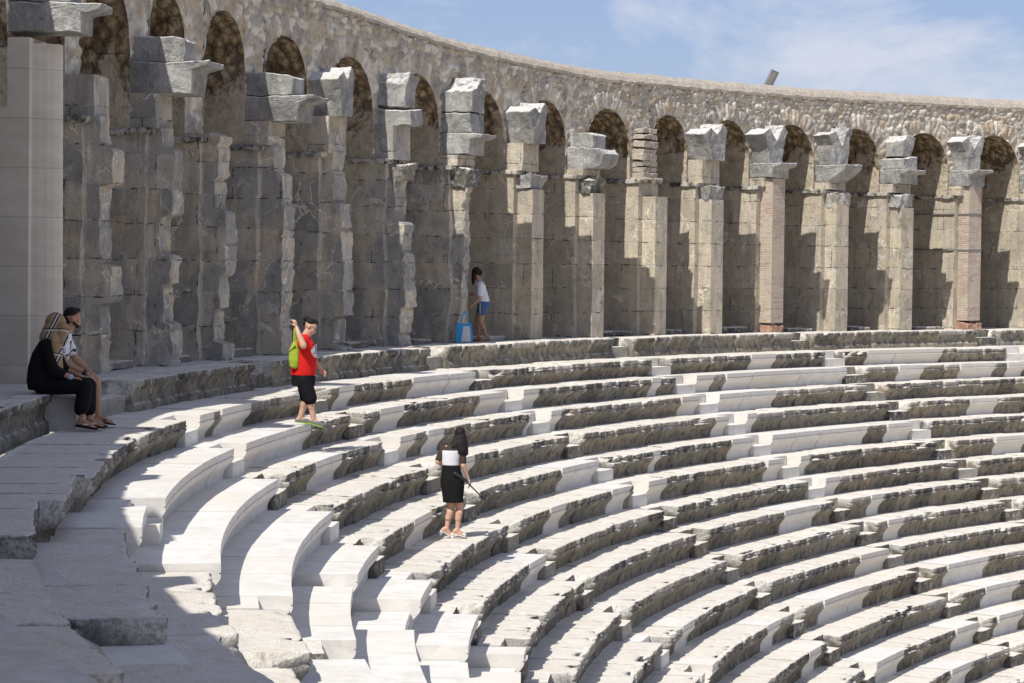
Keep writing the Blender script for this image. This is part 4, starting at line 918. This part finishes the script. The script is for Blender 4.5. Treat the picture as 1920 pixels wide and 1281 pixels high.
bm = bmesh.new(); sphere(bm, place_on(hf, (0, -0.025, 0.072)), (0.074, 0.088, 0.052)); sphere(bm, place_on(hf, (0, -0.115, 0.075)), (0.042, 0.042, 0.042)); sphere(bm, place_on(hf, (0, -0.06, 0.02)), (0.072, 0.05, 0.05)); cap(bm, place_on(hf, (0, -0.07, 0.08)), place_on(hf, (0, 0.05, 0.095)), 0.038, 0.03); fused('topknot_hair', bm, HAIR, T, 0.007, 1)
bm = bmesh.new()
for sx in (-1, 1):
    cc = place_on(hf, (sx*0.034, 0.092, 0.006)); d_ = (B_ @ Vector((0, 1, 0))).to_3d(); n_ = 12
    rr = [[bm.verts.new(cc+(B_ @ Vector((math.cos(a)*q*0.026, t_, math.sin(a)*q*0.018))).to_3d()) for a in [2*math.pi*i/n_ for i in range(n_)]] for q, t_ in ((1.0, 0), (1.12, 0), (1.12, 0.003), (1.0, 0.003))]
    for A, Bq in zip(rr, rr[1:]+rr[:1]):
        for i in range(n_): bm.faces.new((A[i], A[(i+1) % n_], Bq[(i+1) % n_], Bq[i]))
    cap(bm, place_on(hf, (sx*0.066, 0.085, 0.010)), place_on(hf, (sx*0.078, -0.01, 0.010)), 0.002, 0.002, n=6)
bm_obj('glasses', bm, BPL, T)
# round white print on the chest, broken by red strokes
bm = bmesh.new()
def chest(y_, z_, off=0.004):
    x_ = -0.03+0.012*math.sin((z_-0.85)*4)
    for t_ in np.linspace(0.24, 0.0, 60):
        q = Vector((t_, y_, z_)); body = max(1-((t_+0.03)/0.18)**2-(y_/0.185)**2, 1-((t_-0.02)/0.118)**2-(y_/0.14)**2-((z_-1.1)/0.13)**2, 1-((t_-0.065)/0.098)**2-(y_/0.14)**2-((z_-0.92)/0.16)**2)
        if body > 0: break
    return Vector((t_+off, y_, z_))
cy_, cz_ = -0.045, 1.045
def patch(name, mat, fun, off):
    bm = bmesh.new(); G = {}
    N_ = 26
    for i in range(N_+1):
        for j in range(N_+1):
            y_ = cy_+(i/N_-0.5)*0.2; z_ = cz_+(j/N_-0.5)*0.2
            G[i, j] = (y_, z_)
    vv = {}
    for i in range(N_):
        for j in range(N_):
            ym, zm_ = (i+0.5)/N_*2-1, (j+0.5)/N_*2-1
            if fun(ym, zm_):
                ks = ((i, j), (i+1, j), (i+1, j+1), (i, j+1))
                for k_ in ks:
                    if k_ not in vv: vv[k_] = bm.verts.new(chest(*G[k_], off))
                bm.faces.new([vv[k_] for k_ in ks])
    return bm_obj(name, bm, mat, T, True)
patch('round_chest_print', WHT, lambda y_, z_: math.hypot(y_, z_) < 0.98 and not (0.80 < math.hypot(y_, z_) < 0.88) and not (math.hypot(y_, z_) < 0.72 and (abs(y_*0.8+z_*0.5-0.1) < 0.1 or abs(y_*0.6-z_*0.7+0.15) < 0.09 or (abs(z_+0.35) < 0.1 and y_ > -0.2))), 0.007)
B = thing('drawstring_bag', 'yellow green drawstring bag slung over the shoulder of the man in red', 'bag', loc=T.location, rot=CAM_YAW)
LIME = cloth_mat('lime_nylon', (0.42, 0.50, 0.06), (0.28, 0.36, 0.035), 14, 0.6)
bm = bmesh.new(); loft(bm, [((-0.145, -0.16, 0.80), 0.035, 0.03), ((-0.15, -0.16, 0.83), 0.064, 0.05), ((-0.152, -0.165, 0.92), 0.078, 0.06), ((-0.148, -0.17, 1.05), 0.076, 0.058), ((-0.14, -0.18, 1.13), 0.056, 0.046), ((-0.13, -0.19, 1.18), 0.032, 0.03)], 26, 0.05)
fused('bag_sack', bm, LIME, B, 0.009, 1)
bm = bmesh.new(); chain(bm, [(-0.12, -0.195, 1.16), (-0.145, -0.22, 1.30), (-0.135, -0.21, 1.42)], [0.03, 0.019, 0.014], 0.5); chain(bm, [(-0.14, -0.18, 1.14), (-0.15, -0.2, 1.25)], [0.028, 0.018], 0.5); fused('gathered_strap', bm, LIME, B, 0.007, 1)
bm = bmesh.new(); chain(bm, [(-0.20, -0.2, 1.04), (-0.13, -0.235, 1.12)], [0.018, 0.01]); bm_obj('side_cord', bm, cloth_mat('dark_green_cord', (0.10, 0.16, 0.03)), B, True)

# --- seated woman in headscarf
T = thing('person', 'seated woman in black with a tan checked headscarf on the gallery bench', 'person', loc=(-27.006, -40.045, -1.948), rot=CAM_YAW)
bm = bmesh.new()
hf = head(bm, (-0.395, 0.30, 1.165), (0.80, 0.62, -0.10), s=0.97)
cap(bm, (-0.48, 0.27, 0.98), (-0.42, 0.29, 1.10), 0.055, 0.05)
loft(bm, [((-0.58, 0.28, 0.42), 0.16, 0.16), ((-0.585, 0.28, 0.60), 0.125, 0.145), ((-0.55, 0.28, 0.80), 0.12, 0.15), ((-0.50, 0.28, 0.97), 0.09, 0.15), ((-0.47, 0.28, 1.03), 0.05, 0.06)])
for sy_, el, wr in ((-1, (-0.40, 0.06, 0.66), (-0.21, 0.10, 0.575)), (1, (-0.38, 0.50, 0.66), (-0.16, 0.38, 0.575))):
    chain(bm, [(-0.50, 0.28+0.155*sy_, 0.96), el, wr], [0.055, 0.045, 0.028]); hand(bm, wr, (0.9, 0.05*-sy_, -0.12), (0, 0, -1), curl=0.35, s=0.92, thumb=-sy_)
for yy, kn, an in ((0.20, (-0.06, 0.13, 0.475), (-0.075, 0.02, 0.095)), (0.36, (-0.05, 0.34, 0.475), (-0.02, 0.20, 0.095))):
    chain(bm, [(-0.55, yy, 0.47), kn, an], [0.095, 0.065, 0.036])
fa = foot(bm, (-0.075, 0.02, 0.095), (1, -0.08), 0.22, 0.12); fb = foot(bm, (-0.02, 0.20, 0.095), (1, 0.05), 0.22, 0.12)
fused('body', bm, SK2, T, 0.007)
SILV = mat_noise('silver_leather', (0.45, 0.45, 0.47), (0.65, 0.65, 0.68), 30, 0.3, 0.2, 0.5)
for hb in (fa, fb):
    sole('sandal_sole', T, BLK, hb, 0.26, 0.045, 0.022, 0.045)
    heel, ball, f, n, sd = hb; bm = bmesh.new(); cap(bm, ball-f*0.075-sd*0.03+n*0.006, ball-f*0.01+n*0.018, 0.022, 0.014, 0.6, n); cap(bm, ball-f*0.075+sd*0.03+n*0.006, ball-f*0.01+n*0.018, 0.022, 0.014, 0.6, n); fused('sandal_strap', bm, SILV, T, 0.007, 1)
bm = bmesh.new(); loft(bm, [((-0.575, 0.28, 0.42), 0.17, 0.19), ((-0.60, 0.28, 0.52), 0.165, 0.19), ((-0.60, 0.28, 0.68), 0.15, 0.185), ((-0.565, 0.28, 0.84), 0.14, 0.185), ((-0.51, 0.28, 0.98), 0.11, 0.17), ((-0.48, 0.28, 1.04), 0.06, 0.08)], 26, 0.02)
for sy_, el in ((-1, (-0.41, 0.06, 0.665)), (1, (-0.39, 0.50, 0.665))): chain(bm, [(-0.51, 0.28+0.15*sy_, 0.95), el, (-0.31, el[1]+0.03*-sy_, 0.62)], [0.078, 0.072, 0.055])
fused('black_blouse', bm, BLK, T, 0.011, 3)
bm = bmesh.new()
for yy, kn, he in ((0.20, (-0.06, 0.13, 0.475), (-0.09, 0.05, 0.21)), (0.36, (-0.05, 0.34, 0.475), (-0.03, 0.22, 0.20))):
    chain(bm, [(-0.56, yy, 0.485), kn], [0.125, 0.092]); chain(bm, [kn, he], [0.09, 0.082])
cap(bm, (-0.5, 0.28, 0.49), (-0.1, 0.24, 0.49), 0.12, 0.08); cap(bm, (-0.07, 0.22, 0.45), (-0.06, 0.14, 0.26), 0.085, 0.07)
fused('black_skirt', bm, BLK, T, 0.012, 3)
m_ = M('checked_scarf', 0.9); p_ = m_.n('TexCoord').outputs['Object']; sp_ = m_.n('SeparateXYZ'); m_.l(p_, sp_.inputs[0])
def stripes(o_, freq, lo, hi):
    f_ = m_.math('FRACT', m_.math('MULTIPLY', o_, freq)); return m_.math('MULTIPLY', m_.math('GREATER_THAN', f_, lo), m_.math('LESS_THAN', f_, hi))
dg = m_.math('ADD', m_.math('MULTIPLY', sp_.outputs['X'], 0.95), m_.math('MULTIPLY', sp_.outputs['Z'], -0.42)); zz_ = m_.math('ADD', sp_.outputs['Z'], m_.math('MULTIPLY', sp_.outputs['Y'], 0.3))
c1_ = m_.mix(0.35, (0.33, 0.235, 0.135), m_.noise(p_, 14, 4), 'OVERLAY'); c1_ = m_.mix(stripes(dg, 4.2, 0.02, 0.30), c1_, (0.55, 0.50, 0.42)); c1_ = m_.mix(stripes(dg, 4.2, 0.04, 0.11), c1_, (0.01, 0.01, 0.012)); c1_ = m_.mix(stripes(dg, 4.2, 0.2, 0.27), c1_, (0.01, 0.01, 0.012))
c1_ = m_.mix(stripes(zz_, 3.3, 0.80, 0.86), c1_, (0.55, 0.52, 0.46)); c1_ = m_.mix(stripes(zz_, 3.3, 0.86, 0.90), c1_, (0.012, 0.012, 0.014)); c1_ = m_.mix(stripes(zz_, 5.1, 0.1, 0.125), c1_, (0.30, 0.05, 0.04))
SCARF = m_.fin(c1_, m_.bump(m_.noise(p_, 9, 3), 0.4, 0.03))
bm = bmesh.new(); sphere(bm, (-0.435, 0.295, 1.19), (0.125, 0.12, 0.135)); sphere(bm, (-0.44, 0.27, 1.10), (0.14, 0.125, 0.13)); chain(bm, [(-0.45, 0.26, 1.10), (-0.49, 0.24, 1.02)], [0.13, 0.125]); chain(bm, [(-0.34, 0.22, 1.13), (-0.35, 0.20, 1.0), (-0.40, 0.2, 0.94)], [0.085, 0.075, 0.06])
chain(bm, [(-0.40, 0.14, 1.02), (-0.375, 0.10, 0.86), (-0.345, 0.08, 0.68), (-0.325, 0.09, 0.62)], [0.075, 0.062, 0.05, 0.04], 0.5, (0.6, -0.6, 0))
fused('headscarf', bm, SCARF, T, 0.009, 3)
bm = bmesh.new(); cap(bm, (-0.235, 0.098, 0.585), (-0.215, 0.10, 0.577), 0.034, 0.033); bm_obj('bracelet', bm, mat_noise('pale_blue_band', (0.3, 0.4, 0.7), (0.4, 0.5, 0.8), 20, 0.5, 0.1), T, True)

# --- seated man beside her
T = thing('person', 'seated bearded man in white patterned t-shirt beside the woman in a headscarf', 'person', loc=(-27.078, -40.154, -1.948), rot=CAM_YAW)
bm = bmesh.new()
hf = head(bm, (-0.19, 0.83, 1.235), (0.93, 0.30, -0.06), s=1.0)
cap(bm, (-0.29, 0.82, 1.02), (-0.225, 0.83, 1.17), 0.062, 0.056)
loft(bm, [((-0.44, 0.82, 0.42), 0.14, 0.16), ((-0.42, 0.82, 0.62), 0.12, 0.15), ((-0.36, 0.82, 0.82), 0.12, 0.17), ((-0.31, 0.82, 1.0), 0.10, 0.17), ((-0.28, 0.82, 1.06), 0.06, 0.07)])
for sy_, el, wr in ((-1, (-0.255, 0.60, 0.72), (0.0, 0.66, 0.60)), (1, (-0.19, 1.04, 0.74), (0.0, 0.92, 0.60))):
    chain(bm, [(-0.31, 0.82+0.175*sy_, 0.99), el, wr], [0.058, 0.046, 0.03]); hand(bm, wr, (0.75, -0.1*sy_, -0.6), (0.2, 0, -1), curl=0.6, s=0.98, thumb=-sy_)
for yy, kn, an in ((0.73, (0.045, 0.64, 0.50), (0.09, 0.42, 0.10)), (0.91, (0.06, 0.92, 0.50), (0.13, 0.72, 0.10))):
    chain(bm, [(-0.40, yy, 0.485), kn, an], [0.10, 0.064, 0.038]); cap(bm, tuple(np.array(kn)*0.75+np.array(an)*0.25), tuple(np.array(kn)*0.5+np.array(an)*0.5), 0.062, 0.052)
fa = foot(bm, (0.09, 0.42, 0.10), (1, -0.1), 0.24, 0.1); fb = foot(bm, (0.13, 0.72, 0.10), (1, 0.05), 0.24, 0.1)
fused('body', bm, SK2, T, 0.007)
for hb in (fa, fb):
    sole('flip_flop', T, cloth_mat('navy_rubber', (0.03, 0.035, 0.06), None, 30, 0.7), hb, 0.28, 0.048, 0.014, 0.044)
    heel, ball, f, n, sd = hb; bm = bmesh.new(); cap(bm, ball+f*0.03+n*0.008, ball-f*0.07+sd*0.036+n*0.012, 0.008, 0.008); cap(bm, ball+f*0.03+n*0.008, ball-f*0.07-sd*0.036+n*0.012, 0.008, 0.008); bm_obj('thong_strap', bm, BLK, T, True)
m_ = M('patterned_white_cotton', 0.9); p_ = m_.n('TexCoord').outputs['Object']; q_ = m_.noise(p_, 11, 2, 0.5, 1.0)
PAT = m_.fin(m_.mix(m_.ramp(q_, [(0.54, 0.0), (0.57, 1.0)]), (0.72, 0.73, 0.80), (0.03, 0.035, 0.06)), m_.bump(m_.noise(p_, 9, 3), 0.3, 0.02))
bm = bmesh.new(); loft(bm, [((-0.44, 0.82, 0.44), 0.16, 0.18), ((-0.43, 0.82, 0.62), 0.14, 0.17), ((-0.37, 0.82, 0.82), 0.14, 0.185), ((-0.32, 0.82, 1.0), 0.115, 0.18), ((-0.28, 0.82, 1.075), 0.068, 0.075)], 26, 0.015)
for sy_, el in ((-1, (-0.255, 0.60, 0.72)), (1, (-0.19, 1.04, 0.74))): cap(bm, (-0.31, 0.82+0.165*sy_, 0.99), tuple(np.array((-0.31, 0.82+0.175*sy_, 0.99))*0.42+np.array(el)*0.58), 0.075, 0.066)
fused('patterned_tshirt', bm, PAT, T, 0.01, 2)
bm = bmesh.new()
for yy, kn in ((0.73, (0.045, 0.64, 0.50)), (0.91, (0.06, 0.92, 0.50))): cap(bm, (-0.41, yy, 0.49), tuple(np.array((-0.41, yy, 0.49))*0.2+np.array(kn)*0.8), 0.118, 0.085)
fused('white_shorts', bm, WHT, T, 0.011, 2)
bm = bmesh.new(); sphere(bm, place_on(hf, (0, -0.028, 0.075)), (0.086, 0.088, 0.066)); sphere(bm, place_on(hf, (0, 0.03, 0.105)), (0.055, 0.045, 0.028)); sphere(bm, place_on(hf, (0, -0.062, 0.0)), (0.076, 0.052, 0.085)); fused('short_hair', bm, HAIR, T, 0.007, 1)
bm = bmesh.new(); sphere(bm, place_on(hf, (0, 0.052, -0.085)), (0.034, 0.034, 0.026))
for sx in (-1, 1): cap(bm, place_on(hf, (sx*0.03, 0.05, -0.082)), place_on(hf, (sx*0.062, -0.005, -0.04)), 0.019, 0.012)
fused('beard', bm, HAIR, T, 0.006, 1)
bm = bmesh.new(); cap(bm, (-0.035, 0.652, 0.615), (-0.015, 0.657, 0.606), 0.036, 0.035); bm_obj('dark_wristband', bm, BPL, T, True)

# --- woman at the broken pier
T = thing('person', 'woman in white t-shirt and denim shorts leaning behind the broken pier', 'person', loc=(-43.06, -24.40, -1.567), rot=CAM_YAW)
bm = bmesh.new()
hf = head(bm, (-0.10, 0.02, 1.355), (-0.93, 0.2, -0.30), s=0.98)
cap(bm, (0.0, 0, 1.18), (-0.06, 0.01, 1.30), 0.05, 0.047)
loft(bm, [((0.07, 0, 0.72), 0.115, 0.15), ((0.06, 0, 0.86), 0.095, 0.125), ((0.02, 0, 1.0), 0.095, 0.13), ((0.0, 0, 1.12), 0.09, 0.15), ((-0.01, 0, 1.19), 0.05, 0.06)])
chain(bm, [(0.0, -0.15, 1.12), (0.0, -0.19, 0.90), (-0.13, -0.17, 0.745)], [0.045, 0.036, 0.025]); hand(bm, (-0.132, -0.17, 0.743), (-0.6, 0.0, -0.75), (-0.5, 0.8, 0.2), curl=1.3, s=0.9)
chain(bm, [(0.0, 0.15, 1.12), (-0.12, 0.20, 0.95), (-0.28, 0.16, 0.93)], [0.045, 0.036, 0.025]); hand(bm, (-0.28, 0.16, 0.93), (-1, 0, 0.1), (0, -0.3, -1), curl=0.6, s=0.9)
chain(bm, [(0.07, -0.07, 0.72), (0.01, -0.08, 0.42), (0.14, -0.07, 0.095)], [0.095, 0.058, 0.032]); cap(bm, (0.02, -0.08, 0.38), (0.08, -0.075, 0.26), 0.057, 0.046)
chain(bm, [(0.05, 0.07, 0.72), (-0.06, 0.08, 0.42), (-0.02, 0.09, 0.095)], [0.095, 0.058, 0.032]); cap(bm, (-0.055, 0.08, 0.38), (-0.035, 0.085, 0.26), 0.056, 0.046)
fa = foot(bm, (0.14, -0.07, 0.10), (-1, -0.15), 0.21, 0.15); fb = foot(bm, (-0.02, 0.09, 0.09), (-1, 0.1), 0.21, 0.05)
fused('body', bm, SK2, T, 0.007)
for hb in (fa, fb): sole('tan_sandal', T, cloth_mat('tan_leather', (0.35, 0.2, 0.12), None, 30, 0.6), hb, 0.245, 0.042, 0.012, 0.04)
bm = bmesh.new(); loft(bm, [((0.065, 0, 0.80), 0.125, 0.155), ((0.055, 0, 0.90), 0.112, 0.148), ((0.02, 0, 1.02), 0.108, 0.15), ((0.0, 0, 1.13), 0.10, 0.16), ((-0.01, 0, 1.20), 0.058, 0.07)], 26, 0.02)
for sy_, el in ((-1, (0.0, -0.185, 0.94)), (1, (-0.10, 0.19, 0.99))): cap(bm, (0.0, 0.14*sy_, 1.12), el, 0.062, 0.056)
fused('white_tshirt', bm, WHT, T, 0.009, 2)
bm = bmesh.new(); loft(bm, [((0.07, 0, 0.66), 0.125, 0.155), ((0.07, 0, 0.74), 0.13, 0.16), ((0.065, 0, 0.82), 0.118, 0.145)], 24); cap(bm, (0.07, -0.075, 0.70), (0.045, -0.078, 0.585), 0.105, 0.092); cap(bm, (0.05, 0.075, 0.70), (0.01, 0.078, 0.585), 0.105, 0.092); fused('denim_shorts', bm, DEN, T, 0.009, 2)
bm = bmesh.new(); sphere(bm, place_on(hf, (0, -0.03, 0.045)), (0.092, 0.098, 0.09)); sphere(bm, place_on(hf, (0.0, -0.085, 0.0)), (0.06, 0.05, 0.07)); chain(bm, [place_on(hf, (-0.05, 0.02, 0.0)), (-0.14, -0.05, 1.24), (-0.15, -0.07, 1.15)], [0.05, 0.045, 0.02]); fused('dark_hair', bm, HAIR, T, 0.008, 1)
bm = bmesh.new(); cap(bm, (-0.03, -0.16, 0.79), (-0.05, -0.165, 0.77), 0.008, 0.008); cap(bm, (0.0, -0.175, 0.78), (0.0, -0.175, 0.56), 0.006, 0.006); bm_obj('white_drawcord', bm, WHT, T, True)

B = thing('tote_bag', 'sky blue and silver tote bag standing on the bench by the broken pier', 'bag', loc=(-42.36, -25.22, -1.570), rot=CAM_YAW)
SKYB = cloth_mat('sky_blue_fabric', (0.05, 0.36, 0.72), (0.03, 0.25, 0.58), 16, 0.7)
def panel_box(name, mat, pts_lo, pts_hi, zl_, zh_):
    bm = bmesh.new(); lo = [bm.verts.new((x, y, zl_)) for x, y in pts_lo]; mid = [bm.verts.new(((a[0]+b[0])/2*1.03, (a[1]+b[1])/2*1.05, (zl_+zh_)/2)) for a, b in zip(pts_lo, pts_hi)]; hi = [bm.verts.new((x, y, zh_)) for x, y in pts_hi]; n_ = len(lo)
    for A, Bq in ((lo, mid), (mid, hi)):
        for i in range(n_): bm.faces.new((A[i], A[(i+1) % n_], Bq[(i+1) % n_], Bq[i]))
    bm.faces.new(lo[::-1]); bm.faces.new(hi)
    return bm_obj(name, bm, mat, B)
panel_box('bag_sides', SKYB, [(-0.16, -0.08), (0.16, -0.08), (0.17, 0.08), (-0.15, 0.08)], [(-0.14, -0.05), (0.15, -0.06), (0.14, 0.05), (-0.12, 0.05)], 0.0, 0.38)
panel_box('silver_front', SILV, [(-0.06, -0.088), (0.13, -0.088), (0.13, -0.07), (-0.06, -0.07)], [(-0.01, -0.066), (0.11, -0.068), (0.11, -0.05), (-0.01, -0.05)], 0.02, 0.33)
for yy in (-0.06, 0.055):
    bm = bmesh.new(); chain(bm, [(-0.07, yy, 0.34), (-0.04, yy*0.8, 0.52), (0.0, yy*0.4, 0.62), (0.05, yy*0.6, 0.55), (0.10, yy, 0.34)], [0.014]*5, 0.4); fused('bag_handle', bm, SKYB, B, 0.006, 1)
bt_ = thing('spray_bottle', 'tiny blue plastic bottle standing on the gallery floor left of the broken pier', 'bottle', loc=(-45.0, -24.93, -1.585), rot=CAM_YAW)
BPLA = mat_noise('blue_plastic', (0.03, 0.16, 0.42), (0.06, 0.25, 0.55), 20, 0.35, 0.05, 0.5)
bm = bmesh.new(); loft(bm, [((0, 0, 0), 0.035, 0.035), ((0, 0, 0.12), 0.035, 0.035), ((0, 0, 0.16), 0.014, 0.014), ((0, 0, 0.185), 0.013, 0.013)], 14); bm_obj('bottle_body', bm, BPLA, bt_, True)
bm = bmesh.new(); loft(bm, [((0, 0, 0.186), 0.016, 0.016), ((0, 0, 0.215), 0.016, 0.016)], 12); bm_obj('bottle_cap', bm, BPLA, bt_, True)
for o in list(bpy.data.objects):
    if o.type == 'MESH' and not o.users_collection: bpy.data.objects.remove(o)
